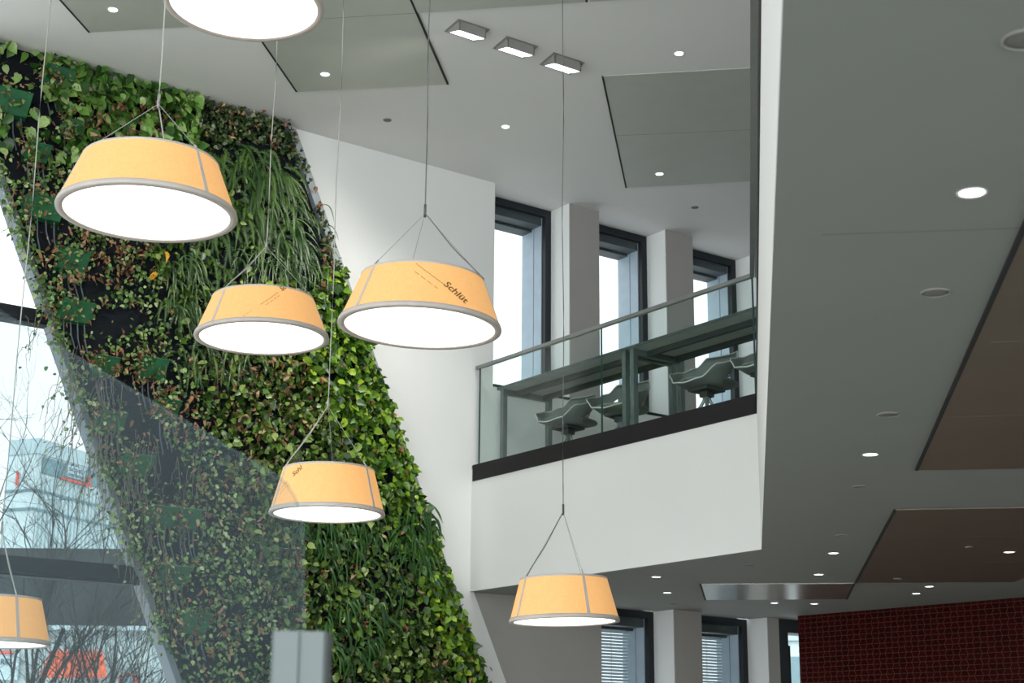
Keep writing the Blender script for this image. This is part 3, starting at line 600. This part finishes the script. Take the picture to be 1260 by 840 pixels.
# leaves -----------------------------------------------------------------
BASE_LEAF = np.array([(0, 0, 0), (.36, .18, .05), (.33, .55, .04), (0, 1, -.10), (0, .48, -.06), (-.33, .55, .04), (-.36, .18, .05), (.14, -.06, .02), (-.14, -.06, .02)])
LF = [(0, 7, 1, 4), (4, 1, 2, 3), (0, 4, 6, 8), (4, 3, 5, 6)]
NARROW = BASE_LEAF*np.array([.62, 1, 1.3])
def leaves(name, m, U_, Z_, Wd, size, tip_spread=.9, tilt=.55, shape=BASE_LEAF, curl=0.):
    n = len(U_)
    if not n: return None
    size = np.broadcast_to(size, (n,)); ang = RNG.normal(0, tip_spread, n); ti = RNG.normal(.35, tilt, n); yaw = RNG.normal(0, tilt, n)
    # local frame: tip direction in the wall plane, then lift off the wall
    tip0 = np.sin(ang)[:, None]*FU-np.cos(ang)[:, None]*ZV; side0 = np.cos(ang)[:, None]*FU+np.sin(ang)[:, None]*ZV; nor0 = np.broadcast_to(FN, (n, 3))
    tip = np.cos(ti)[:, None]*tip0+np.sin(ti)[:, None]*nor0; nor = -np.sin(ti)[:, None]*tip0+np.cos(ti)[:, None]*nor0
    side = np.cos(yaw)[:, None]*side0+np.sin(yaw)[:, None]*nor; nor = -np.sin(yaw)[:, None]*side0+np.cos(yaw)[:, None]*nor
    base = FO+U_[:, None]*FU+Wd[:, None]*FN+Z_[:, None]*ZV
    sh = np.broadcast_to(shape, (n,)+shape.shape).copy()
    if curl: sh[:, :, 2] += RNG.normal(0, curl, sh.shape[:2]); sh[:, :, 0] *= RNG.uniform(.5, 1.1, n)[:, None]
    sh[:, 3, 2] += RNG.normal(0, .12, n)
    V = base[:, None, :]+size[:, None, None]*(sh[:, :, :1]*side[:, None, :]+sh[:, :, 1:2]*tip[:, None, :]+sh[:, :, 2:3]*nor[:, None, :])
    k = shape.shape[0]; Fa = (np.array(LF)[None]+(np.arange(n)*k)[:, None, None]).reshape(-1, 4)
    b = MB(); b.v.append(V.reshape(-1, 3)); b.f = [tuple(q) for q in Fa.tolist()]; b.n = n*k
    o = b.build(name, m, LW, True); o['kind'] = 'stuff'; return o
N = 64000
Zs_ = RNG.uniform(-.4, ZCEIL+.02, N); sfr = RNG.uniform(-.015, 1.02, N); Us_ = uL(Zs_)+.05+sfr*(uR(Zs_)-uL(Zs_)-.13); Ws_ = .07+.15*RNG.beta(1.3, 1.5, N)
pp = proj(FO+Us_[:, None]*FU+Ws_[:, None]*FN+Zs_[:, None]*ZV); X, Y = pp[:, 0], pp[:, 1]
def ell(cx, cy, rx, ry): return ((X-cx)/rx)**2+((Y-cy)/ry)**2
def blob(lst): 
    r = np.full(N, 9.)
    for q in lst: r = np.minimum(r, ell(*q))
    return r
lump = np.sin(X*.11+1.3*np.sin(Y*.06))*np.sin(Y*.13+1.7*np.sin(X*.05)); lump2 = np.sin(X*.21+2.1*np.sin(Y*.17))*np.sin(Y*.23+X*.04)
voids = blob([(22, 105, 38, 48), (66, 152, 30, 26), (95, 200, 14, 10), (20, 200, 16, 22), (62, 285, 22, 22), (115, 355, 16, 12), (100, 405, 40, 26), (140, 395, 30, 18), (90, 440, 24, 16), (145, 488, 44, 30), (165, 535, 40, 30), (205, 590, 26, 40), (175, 610, 20, 16), (200, 675, 34, 16), (232, 735, 26, 14), (230, 660, 18, 24), (190, 780, 16, 30)])
dist_left = sfr
dens = np.clip(.55+1.1*sfr, .5, 1.)*np.clip(.78+.5*lump+.25*lump2, .25, 1)
dens *= np.where((X > 90) & (X < 330) & (Y > 270) & (Y < 620), .8, 1.)
dens = np.where(voids < 1, .045, dens)
fernR = blob([(305, 262, 88, 88), (272, 315, 60, 40), (375, 300, 25, 55)]); fern2 = blob([(222, 375, 26, 55), (255, 448, 62, 34)]); strapR = blob([(452, 700, 88, 78), (410, 640, 60, 60), (510, 655, 30, 40), (430, 790, 40, 40)])
keepm = RNG.random(N) < dens
brown = .06+np.where(blob([(95, 270, 60, 40), (110, 330, 60, 30), (150, 300, 45, 40), (35, 190, 30, 20), (150, 150, 60, 30), (130, 455, 60, 30), (200, 510, 50, 40)]) < 1, .38, 0)+np.where(blob([(330, 480, 70, 60), (385, 300, 30, 60), (240, 770, 60, 50), (350, 720, 30, 60), (300, 600, 60, 60)]) < 1, .16, 0)
brown = np.where((X > 400) & (Y > 330), .05, brown); is_b = (RNG.random(N) < brown*np.clip(1+1.3*lump2, .15, 2)) & (fernR > 1)
regA = (Y < 185+.12*X) & (X < 245)
regB = (~regA) & (((X > 200) & (Y < 265) & (fernR > .6)) | ((X > 330) & (Y < 330)))
regF = (X-.5*Y > 150) & (Y > 315)
regL = sfr < .36
green = keepm & ~is_b
rnd = RNG.random(N)
fernthin = np.where(fernR < 1, .13, np.where(fern2 < 1, .5, np.where(strapR < 1, .55, 1.)))
green &= RNG.random(N) < fernthin
selA = green & regA & (rnd < .42); selB = green & regB; selF = green & ~regA & ~regB & regF & (rnd < .62)
selL = green & ~regA & ~regB & ~regF & regL & (rnd < .62); selG = green & ~regA & ~regB & ~regF & ~regL & (rnd < .9)
selG1, selG2 = selG & (rnd < .30), selG & (rnd >= .30)
mP = leafmat('variegated_pothos_leaf', [(.012, .040, .006), (.030, .100, .012), (.075, .19, .026), (.17, .32, .06), (.36, .48, .18)])
mI = leafmat('small_ivy_leaf', [(.014, .045, .008), (.045, .115, .020), (.11, .22, .040), (.22, .33, .09), (.42, .48, .24)])
mB = leafmat('dark_creeping_fig_leaf', [(.007, .022, .004), (.022, .050, .010), (.060, .10, .024), (.20, .23, .11)])
mL = leafmat('lime_pothos_leaf', [(.008, .030, .003), (.026, .080, .006), (.070, .17, .012), (.18, .32, .022), (.38, .54, .05)])
mG = leafmat('mixed_green_leaf', [(.007, .020, .003), (.020, .055, .007), (.055, .12, .014), (.14, .24, .030), (.32, .40, .12)])
mD = leafmat('withered_leaf', [(.07, .026, .012), (.22, .085, .035), (.36, .18, .09), (.52, .34, .20)], .7)
mF = leafmat('fern_frond', [(0.012, 0.045, 0.009), (0.027, 0.079, 0.012), (0.054, 0.122, 0.020), (0.090, 0.162, 0.032)])
mS = leafmat('strap_leaf', [(0.011, 0.052, 0.011), (0.029, 0.098, 0.018), (0.064, 0.162, 0.026)])
mY = leafmat('yellow_leaf', [(.55, .24, .01), (.65, .34, .02)])
rs = lambda k, a, b_: RNG.uniform(a, b_, int(k.sum()))
leaves('pothos_foliage', mP, Us_[selA], Zs_[selA], Ws_[selA], rs(selA, .075, .15), .55, .5)
leaves('creeping_fig_foliage', mB, Us_[selB], Zs_[selB], Ws_[selB]*.85, rs(selB, .035, .062), 1.2, .7)
leaves('lime_foliage', mL, Us_[selF], Zs_[selF], Ws_[selF], rs(selF, .055, .115), .8, .55)
leaves('ivy_foliage', mI, Us_[selL], Zs_[selL], Ws_[selL], rs(selL, .03, .055), .9, .6)
leaves('mixed_foliage', mG, Us_[selG1], Zs_[selG1], Ws_[selG1], rs(selG1, .06, .10), .8, .6)
leaves('mixed_foliage', mG, Us_[selG2], Zs_[selG2], Ws_[selG2]*.95, rs(selG2, .035, .062), 1.1, .7)
sb = keepm & is_b & (rnd < .7); leaves('withered_leaves', mD, Us_[sb], Zs_[sb], Ws_[sb]*1.05, rs(sb, .035, .085), .7, .8, NARROW, .16)
for x, y, s in ((204, 316, .11), (192, 342, .12)):
    u, z = fac(x, y, .22); leaves('yellow_leaf', mY, np.array([u]), np.array([z+.05]), np.array([.22]), s, .4, .2, NARROW)
# dry clumps and ivy spilling over each planter
for (nm, mm, kk, sz, ds) in (('withered_leaves', mD, 55, (.03, .06), .03), ('ivy_foliage', mI, 45, (.028, .055), .0)):
    uu, zz = [], []
    for (px, py, wd_, ht) in PB:
        u, z = fac(px, py, .18)
        uu.append(RNG.normal(u-wd_*.25, wd_*.33, kk)); zz.append(z+ht*.42+RNG.normal(.03-ds, .075, kk)-np.abs(RNG.normal(0, .06, kk))*(RNG.random(kk) < .4)*2)
    uu = np.concatenate(uu); zz = np.concatenate(zz); leaves(nm, mm, uu, zz, RNG.uniform(.12, .27, len(uu)), RNG.uniform(*sz, len(uu)), 1.1, .9, NARROW if mm is mD else BASE_LEAF, .14 if mm is mD else 0.)
# extra lime leaves hanging along the right edge, ivy tufts over the left edge
k = 900; ze = RNG.uniform(-.3, 4.9, k); side = np.abs(RNG.normal(0, .045, k)); ue = uR(ze)-.10+side*np.clip(1.3-ze*.2, .3, 1.4); leaves('lime_foliage', mL, ue, ze, RNG.uniform(.08, .22, k), RNG.uniform(.045, .085, k), .9, .7)
k = 700; cz = RNG.choice([5.2, 4.75, 4.5, 4.2, 4.05, 3.7, 3.3, 2.6, 2.1, 1.9, 1.2], k)+RNG.normal(0, .11, k); ue = uL(cz)+.02-np.abs(RNG.normal(0, .10, k)); leaves('ivy_foliage', mI, ue, cz, RNG.uniform(.06, .2, k), RNG.uniform(.03, .06, k), 1., .7)

# fern fronds and strap leaves
def fronds(name, m, items, npin=16):
    b = MB(); VV = []; FF = []; n = 0
    for (u, z, L, dirx, out, wid) in items:
        pts = []; tdir = np.array([dirx, out, .35]); p = np.array([u, .10, z]); st = L/npin
        for i in range(npin+1):
            pts.append(p.copy()); tdir = tdir+np.array([0, -.04*out, -.16]); q = tdir/np.linalg.norm(tdir); p = p+q*st; p[1] = max(p[1], .09)
        pts = np.array(pts); W3 = FO+pts[:, :1]*FU+pts[:, 1:2]*FN+pts[:, 2:3]*ZV
        tn = np.gradient(W3, axis=0); tn /= np.linalg.norm(tn, axis=1)[:, None]; sd = np.cross(tn, FN); sd /= np.linalg.norm(sd, axis=1)[:, None]+1e-9
        V = []; Fc = []; 
        for i in range(npin+1): V.append(W3[i])
        for i in range(npin):
            wq = wid*(1-(i/npin)**2)*(.75+.5*random.random())*min(1, .4+i*.2)
            for s_ in (-1, 1):
                k0 = len(V); V.append(W3[i]*.35+W3[i+1]*.65+sd[i]*s_*wq+tn[i]*st*.7-FN*wq*.25); Fc.append((i, k0, i+1) if s_ > 0 else (i, i+1, k0))
        VV += V; FF += [tuple(x+n for x in q) for q in Fc]; n += len(V)
    b.add(VV, FF); o = b.build(name, m, LW, False); o['kind'] = 'stuff'; return o
def ritems(regs, n, L, wid, dx, spread):
    it = []
    for _ in range(n):
        cx, cy, rx, ry = random.choice(regs); a = random.random()*2*PI; r = math.sqrt(random.random()); u, z = fac(cx+rx*r*math.cos(a), cy+ry*r*math.sin(a), .12)
        it.append((u, z, L*random.uniform(.6, 1.2), random.gauss(dx, spread), random.uniform(.15, .75), wid*random.uniform(.7, 1.2)))
    return it
fronds('fern_fronds', mF, ritems([(290, 215, 60, 40), (295, 245, 70, 65), (275, 290, 55, 50), (330, 235, 30, 50), (352, 290, 18, 45), (245, 205, 25, 25)], 330, .42, .034, .15, .65), 20)
fronds('fern_fronds', mF, ritems([(222, 350, 26, 45), (255, 435, 58, 25)], 130, .34, .022, .0, .5), 18)
def straps(name, m, items):
    b = MB()
    for (u, z, L, dirx, out, wid) in items:
        k = 9; pts = []; td = np.array([dirx, out, .25]); p = np.array([u, .15, z])
        for i in range(k): pts.append(p.copy()); td = td+np.array([0, -.05, -.28]); q = td/np.linalg.norm(td); p = p+q*L/k; p[1] = max(p[1], .09)
        pts = np.array(pts); W3 = FO+pts[:, :1]*FU+pts[:, 1:2]*FN+pts[:, 2:3]*ZV; tn = np.gradient(W3, axis=0); tn /= np.linalg.norm(tn, axis=1)[:, None]; sd = np.cross(tn, FN); sd /= np.linalg.norm(sd, axis=1)[:, None]+1e-9
        V = []
        for i in range(k): wq = wid*min(1, .5+i*.25)*(1-(i/(k-1))**3); V += [W3[i]-sd[i]*wq, W3[i]+FN*wq*.3, W3[i]+sd[i]*wq]
        b.add(V, [(3*i+j, 3*i+j+1, 3*i+j+4, 3*i+j+3) for i in range(k-1) for j in (0, 1)])
    o = b.build(name, m, LW, True); o['kind'] = 'stuff'; return o
straps('strap_foliage', mS, ritems([(452, 690, 85, 70), (420, 640, 60, 50), (512, 655, 20, 40), (430, 770, 40, 45)], 420, .32, .013, .15, .6))
straps('strap_foliage', mF, ritems([(380, 300, 28, 60), (330, 320, 50, 30), (225, 350, 22, 40)], 170, .34, .008, .35, .5))
# trailing stems over the left edge and under the planters
b = MB()
def trail(px, py, L, sway, w=.14):
    u, z = fac(px, py, w); pts = []; x = 0; ph = random.random()*6
    for i in range(14):
        t = i/13; pts.append(F(u+sway*t+.05*math.sin(ph+5*t)*t+random.gauss(0, .006), w+.05*math.sin(ph*2+3*t), z-L*t+.05*math.sin(9*t+ph)))
    b.tube(pts, [.004*(1-.5*i/13) for i in range(14)], 4); return pts
tl = []
for (px, py, n, L) in [(92, 440, 12, .8), (110, 500, 14, .8), (130, 545, 14, .8), (160, 590, 14, .7), (185, 640, 12, .7), (195, 690, 12, .5), (60, 385, 6, .5), (140, 470, 10, .6), (180, 540, 10, .7), (15, 230, 3, .5), (205, 740, 8, .5), (225, 560, 8, .7), (240, 620, 8, .6)]:
    for _ in range(n): tl.append(trail(px+random.gauss(0, 13), py+random.gauss(0, 10), L*random.uniform(.5, 1.2), random.gauss(-.05, .13), random.uniform(.08, .22)))
o = b.build('trailing_stem', M['stem'], LW); o['kind'] = 'stuff'
pu = []; 
for pts in tl:
    for q in pts[2::3]:
        if random.random() < .55: pu.append(((q-FO)@FU+random.gauss(0, .015), q[2], (q-FO)@FN))
pu = np.array(pu); leaves('ivy_foliage', mI, pu[:, 0], pu[:, 1], pu[:, 2], RNG.uniform(.02, .045, len(pu)), 1.2, .9)

# ================================================================== OUTSIDE
ZG = -1.9
b = MB(); b.prism([(-120, 12, ZG-.3), (140, 60, ZG-.3), (140, 260, ZG-.3), (-120, 260, ZG-.3)], (0, 0, .3)); b.v[0][0, 1] = 12
struct(b.build('ground', M['asphalt']), 'paved ground outside the glass front', 'ground')
# pale teal tower with the ribbed face
c0 = atY(46, 556, 60.); fd = np.array([1.4, 3.5])/np.linalg.norm([1.4, 3.5]); ld = np.array([-fd[1], fd[0]])
if ld[0] > 0: ld = -ld
top = c0[2]; root = empty('tower_building', (c0[0], c0[1], ZG), 'pale teal ribbed tower far behind the bare trees', 'building')
p0 = c0[:2]; LT, LS = 9., 1.35
b = MB(); b.prism([P3(p0, ZG), P3(p0+fd*LT, ZG), P3(p0+fd*LT+ld*LS, ZG), P3(p0+ld*LS, ZG)], (0, 0, top-ZG)); b.build('wall_body', M['tower'], root)
b = MB(); nf = np.array([fd[1], -fd[0]])
for k in range(34): s_ = .35+k*.25; b.box(P3(p0+fd*s_, ZG), P3(fd*.07, 0), P3(nf*.05, 0), (0, 0, top-ZG-.9))
b.build('cladding_ribs', M['towerrib'], root)
b = MB(); b.prism([P3(p0-fd*.05-ld*.05, top-.05), P3(p0+fd*LT-ld*.05, top-.05), P3(p0+fd*LT+ld*LS, top-.05), P3(p0-fd*.05+ld*LS, top-.05)], (0, 0, .6)); b.build('roof_parapet', M['towertop'], root)
b = MB(); b.box(P3(p0+fd*.3, top-.75), P3(fd*(LT-.4), 0), P3(nf*.07, 0), (0, 0, .62)); b.build('window_band', M['towerband'], root)
for zz in (604, 627):
    z = atY(46, zz, 60.)[2]; b = MB(); b.box(P3(p0, z), P3(fd*LT, 0), P3(nf*.06, 0), (0, 0, .10)); b.box(P3(p0, z), P3(ld*LS, 0), P3(-fd*.06, 0), (0, 0, .10)); b.build('floor_band', M['towerband'], root)
sg0 = p0+fd*2.0+nf*.1
def facept(x, y):
    d = ray(x, y); A2 = np.array([[d[0], -fd[0]], [d[1], -fd[1]]]); t = np.linalg.solve(A2, p0+nf*.12); return t[0]*d, t[1]
a0, s0 = facept(83, 571); a1, s1 = facept(104, 592); z1, z0 = a0[2], a1[2]
sg = empty('tower_sign', P3(p0+fd*s0+nf*.1, z0), 'pale sign with a red cross mark on the teal tower', 'sign')
b = MB(); b.box(P3(p0+fd*s0+nf*.08, z0), P3(fd*(s1-s0), 0), P3(nf*.06, 0), (0, 0, z1-z0)); b.build('sign_board', M['signw'], sg)
for s, zz in (('SCHÜ', .52), ('techma', .12)):
    V, Fc = text_mesh(s, (z1-z0)*.42, .006); wx = V[:, 0].max(); kx = (s1-s0)*.86/wx
    b = MB(); b.add([P3(p0+fd*(s0+(s1-s0)*.07+x*kx)+nf*.15, z0+(z1-z0)*zz+y) for x, y, _ in V], Fc); b.build('lettering', M['signtext'], sg)
b = MB(); b.box(P3(p0+fd*(s0-.3)+nf*.10, z0-.16), P3(fd*(s1-s0+.35), 0), P3(nf*.05, 0), (0, 0, .09)); b.build('red_line', M['red'], sg)
a2, s2_ = facept(114, 585); hx = .42
b = MB(); cxs, czs = (s1+s2_)/2+.02, z0+.06; wv = (s2_-s1)*.46
for sgn in (-1, 1):
    b.prism([P3(p0+fd*(cxs-wv)+nf*.12, czs-sgn*hx*.55-.07), P3(p0+fd*(cxs-wv*.55)+nf*.12, czs-sgn*hx*.55-.07), P3(p0+fd*(cxs+wv)+nf*.12, czs+sgn*hx*.55+.0), P3(p0+fd*(cxs+wv*.55)+nf*.12, czs+sgn*hx*.55+.0)], P3(nf*.03, 0))
b.build('red_cross_mark', M['red'], sg)
q0 = p0+ld*.75-fd*.03
b = MB(); zz = atY(30, 588, 60)[2]; b.box(P3(q0, zz-.25), P3(ld*.12, 0), P3(-fd*.03, 0), (0, 0, .55)); b.build('red_panel', M['red'], root)
# low shop building with slate band
YS = 36.
l0, l1 = atY(-60, 774, YS), atY(330, 774, YS); zt = atY(60, 690, YS)[2]+.25; zm = l0[2]
root = SHOP = empty('shop_building', ((l0[0]+l1[0])/2, YS, ZG), 'low pale shop building with dark slate band behind the bare trees', 'building')
b = MB(); b.box((l0[0]-2, YS, ZG), (l1[0]-l0[0]+4, 0, 0), (0, 5, 0), (0, 0, zm-ZG)); b.build('shop_wall', M['shopwall'], root)
b = MB(); b.box((l0[0]-2, YS-.3, zm), (l1[0]-l0[0]+4, 0, 0), (0, 5.3, 0), (0, 0, zt-zm)); b.build('slate_band', M['shopdark'], root)
b = MB(); b.box((l0[0]-2, YS-.34, zm-.02), (l1[0]-l0[0]+4, 0, 0), (0, .1, 0), (0, 0, .1)); b.build('gutter', M['towertop'], root)
A_ = [atY(50, 827, YS-1.0), atY(131, 827, YS-1.0), atY(126, 800, YS-.3), atY(61, 800, YS-.3)]
b = MB(); 
for k in range(8):
    t0_, t1_ = k/8+.012, (k+1)/8-.0; e = lambda t, i, j: A_[i]*(1-t)+A_[j]*t
    b.prism([e(t0_, 0, 1), e(t1_, 0, 1), e(t1_, 3, 2), e(t0_, 3, 2)], (0, .04, -.03))
b.add([A_[0], A_[1], A_[1]-ZV*.12, A_[0]-ZV*.12], [(0, 1, 2, 3)])
tag(b.build('awning', M['orange']), 'orange striped awning on the pale shop wall', 'awning')
s0_, s1_ = atY(-8, 836, YS-.15), atY(24, 803, YS-.15)
sg = empty('shop_sign', (s0_[0], YS-.15, s0_[2]), 'pale shop sign with dark letters below the cut-off left lamp', 'sign')
b = MB(); b.box(s0_, (s1_[0]-s0_[0], 0, 0), (0, .08, 0), (0, 0, s1_[2]-s0_[2])); b.build('sign_board', M['towertop'], sg)
V, Fc = text_mesh('RO-', .17, .008); t_ = atY(0, 817, YS-.17); b = MB(); b.add([t_+np.array([x, 0, y]) for x, y, _ in V], Fc); b.build('lettering', M['signtext'], sg)
b = MB(); b.box(atY(-8, 804.5, YS-.18), (s1_[0]-s0_[0]-.1, 0, 0), (0, .03, 0), (0, 0, .07)); b.build('red_line', M['red'], sg)
a_, b__ = atY(146, 840, YS-.1), atY(170, 830, YS-.1)
b = MB(); b.box((a_[0], YS-.12, a_[2]-.6), (b__[0]-a_[0], 0, 0), (0, .12, 0), (0, 0, b__[2]-a_[2]+.6)); 
sw = b.build('window_frame', M['red'], SHOP)
b = MB(); b.box((a_[0]+.06, YS-.15, a_[2]-.55), (b__[0]-a_[0]-.12, 0, 0), (0, .05, 0), (0, 0, b__[2]-a_[2]+.5)); b.build('pane', M['towerband'], sw)

# neighbouring building seen past the tiled wall
n0, n1 = atY(940, 788, 62.), atY(1040, 788, 62.)
root = empty('office_building', ((n0[0]+n1[0])/2, 64, ZG), 'pale office block outside the narrow window by the tiled wall', 'building')
b = MB(); b.box((n0[0], 62, ZG), (n1[0]-n0[0], 0, 0), (0, 8, 0), (0, 0, n0[2]-ZG)); b.build('wall_body', M['tower'], root)
b = MB(); b.box((n0[0]-.2, 61.8, n0[2]), (n1[0]-n0[0]+.4, 0, 0), (0, 8.4, 0), (0, 0, .35)); b.build('roof_parapet', M['towertop'], root)
for k in range(2):
    b = MB(); b.box((n0[0]+.2, 61.9, n0[2]-1.9-2.6*k), (n1[0]-n0[0]-.4, 0, 0), (0, .2, 0), (0, 0, 1.3)); b.build('window_band', M['towerband'], root)
# bare trees
def bare_tree(x, Yd, top_px, stems, seed, lab, spread=.16, depth=4, r0=.05, zbase=ZG):
    rr = random.Random(seed); base = atY(x, 840, Yd); base = np.array([base[0], Yd, zbase]); zt = atY(x, top_px, Yd)[2]; Hh = zt-zbase
    root = empty('bare_tree', base, lab, 'tree', 'bare winter trees outside'); B1, B2 = MB(), MB()
    def grow(p, d, L, r, lev):
        k = 5; pts = [p]; q = p; dd = d.copy()
        for i in range(k): dd = dd+np.array([rr.gauss(0, .09), rr.gauss(0, .09), rr.gauss(.02, .05)]); dd /= np.linalg.norm(dd); q = q+dd*L/k; pts.append(q)
        (B1 if lev < 2 else B2).tube(pts, [r*(1-.6*i/k) for i in range(k+1)], 5 if lev < 2 else 4, False)
        if lev >= depth: return
        for i in range(rr.randint(4, 6)):
            t = rr.uniform(.25, 1.); ii = min(k-1, int(t*k)); bp_ = pts[ii]+(pts[ii+1]-pts[ii])*(t*k-ii); a = rr.uniform(.35, .9); ax = np.array([rr.gauss(0, 1), rr.gauss(0, 1), rr.gauss(.25, .5)]); ax /= np.linalg.norm(ax)
            nd = dd*math.cos(a)+ax*math.sin(a); nd[2] = abs(nd[2])*.8+.05; nd /= np.linalg.norm(nd); grow(bp_, nd, L*rr.uniform(.42, .68), r*.42, lev+1)
    for s in range(stems):
        d = np.array([rr.gauss(0, spread), rr.gauss(0, spread), 1.]); d /= np.linalg.norm(d); grow(base+np.array([rr.gauss(0, .12), rr.gauss(0, .12), 0]), d, Hh*rr.uniform(.45, .62), r0*rr.uniform(.7, 1.1), 0)
    B1.build('trunk', M['bark'], root); B2.build('twigs', M['bark'], root)
bare_tree(72, 21., 560, 3, 3, 'bare multi-stemmed tree in front of the orange awning', .10, 4, .06)
bare_tree(118, 22.5, 590, 4, 11, 'bare multi-stemmed tree right of the awning, nearest the plant wall', .12, 4, .055)
bare_tree(0, 24., 370, 2, 5, 'tall bare tree at the left edge, reaching highest', .12, 4, .07)
bare_tree(165, 20., 660, 4, 23, 'low bare shrub behind the plant wall foot', .16, 3, .035)

# ================================================================== LIGHT, SKY, CAMERA
wd = bpy.data.worlds.new('overcast_sky'); bpy.context.scene.world = wd; wd.use_nodes = True; bg = wd.node_tree.nodes['Background']
# overcast sky, brighter round the veiled sun behind the viewer
nt = wd.node_tree; tc = nt.nodes.new('ShaderNodeTexCoord'); dp = nt.nodes.new('ShaderNodeVectorMath'); dp.operation = 'DOT_PRODUCT'
sd_ = np.array([.28, -.86, .36]); sd_ /= np.linalg.norm(sd_); dp.inputs[1].default_value = sd_.tolist(); nt.links.new(tc.outputs['Generated'], dp.inputs[0])
mr = nt.nodes.new('ShaderNodeMapRange'); mr.interpolation_type = 'SMOOTHSTEP'
for k_, v_ in (('From Min', .0), ('From Max', 1.), ('To Min', 1.5), ('To Max', 5.2)): mr.inputs[k_].default_value = v_
nt.links.new(dp.outputs['Value'], mr.inputs['Value']); nt.links.new(mr.outputs['Result'], bg.inputs['Strength'])
bg.inputs['Color'].default_value = (.90, .975, 1.0, 1)
for p, low in DOWN:
    ld_ = bpy.data.lights.new('downlight_lamp', 'SPOT'); ld_.energy = 22 if low else 15; ld_.spot_size = 1.4; ld_.spot_blend = .6; ld_.shadow_soft_size = .035; ld_.color = (1, .80, .60) if low else (1, .96, .9)
    lo = bpy.data.objects.new('downlight_lamp', ld_); C.objects.link(lo); lo.location = (p[0], p[1], p[2]+EYE-.02)
for i, p in enumerate(SPOTS):               # the three square spotlights are aimed at the plants
    ld_ = bpy.data.lights.new('plant_spotlight', 'SPOT'); ld_.energy = 170; ld_.spot_size = 1.5; ld_.spot_blend = .9; ld_.shadow_soft_size = .10; ld_.color = (1, .97, .90)
    lo = bpy.data.objects.new('plant_spotlight', ld_); C.objects.link(lo); lo.location = (p[0], p[1], p[2]+EYE)
    tgt = F(6.2+.9*i, 0, 4.6-1.3*i); lo.rotation_euler = Vector((tgt-p).tolist()).to_track_quat('-Z', 'Y').to_euler()
cd = bpy.data.cameras.new('camera'); cam = bpy.data.objects.new('camera', cd); C.objects.link(cam)
cd.sensor_fit = 'HORIZONTAL'; cd.sensor_width = 36; cd.lens = FPX*36/W; cd.clip_start = .05; cd.clip_end = 600
mw = Matrix(((RT[0], UP[0], -FW[0], 0), (RT[1], UP[1], -FW[1], 0), (RT[2], UP[2], -FW[2], EYE), (0, 0, 0, 1))); cam.matrix_world = mw
cd.dof.use_dof = True; cd.dof.focus_distance = 11.5; cd.dof.aperture_fstop = 4.8
sc = bpy.context.scene; sc.camera = cam
sc.view_settings.view_transform = 'Standard'; sc.view_settings.look = 'None'; sc.view_settings.gamma = 1; sc.view_settings.exposure = 0.; sc.view_settings.use_curve_mapping = False
sc.cycles.use_denoising = True; sc.cycles.max_bounces = 10; sc.cycles.transparent_max_bounces = 24; sc.cycles.diffuse_bounces = 5
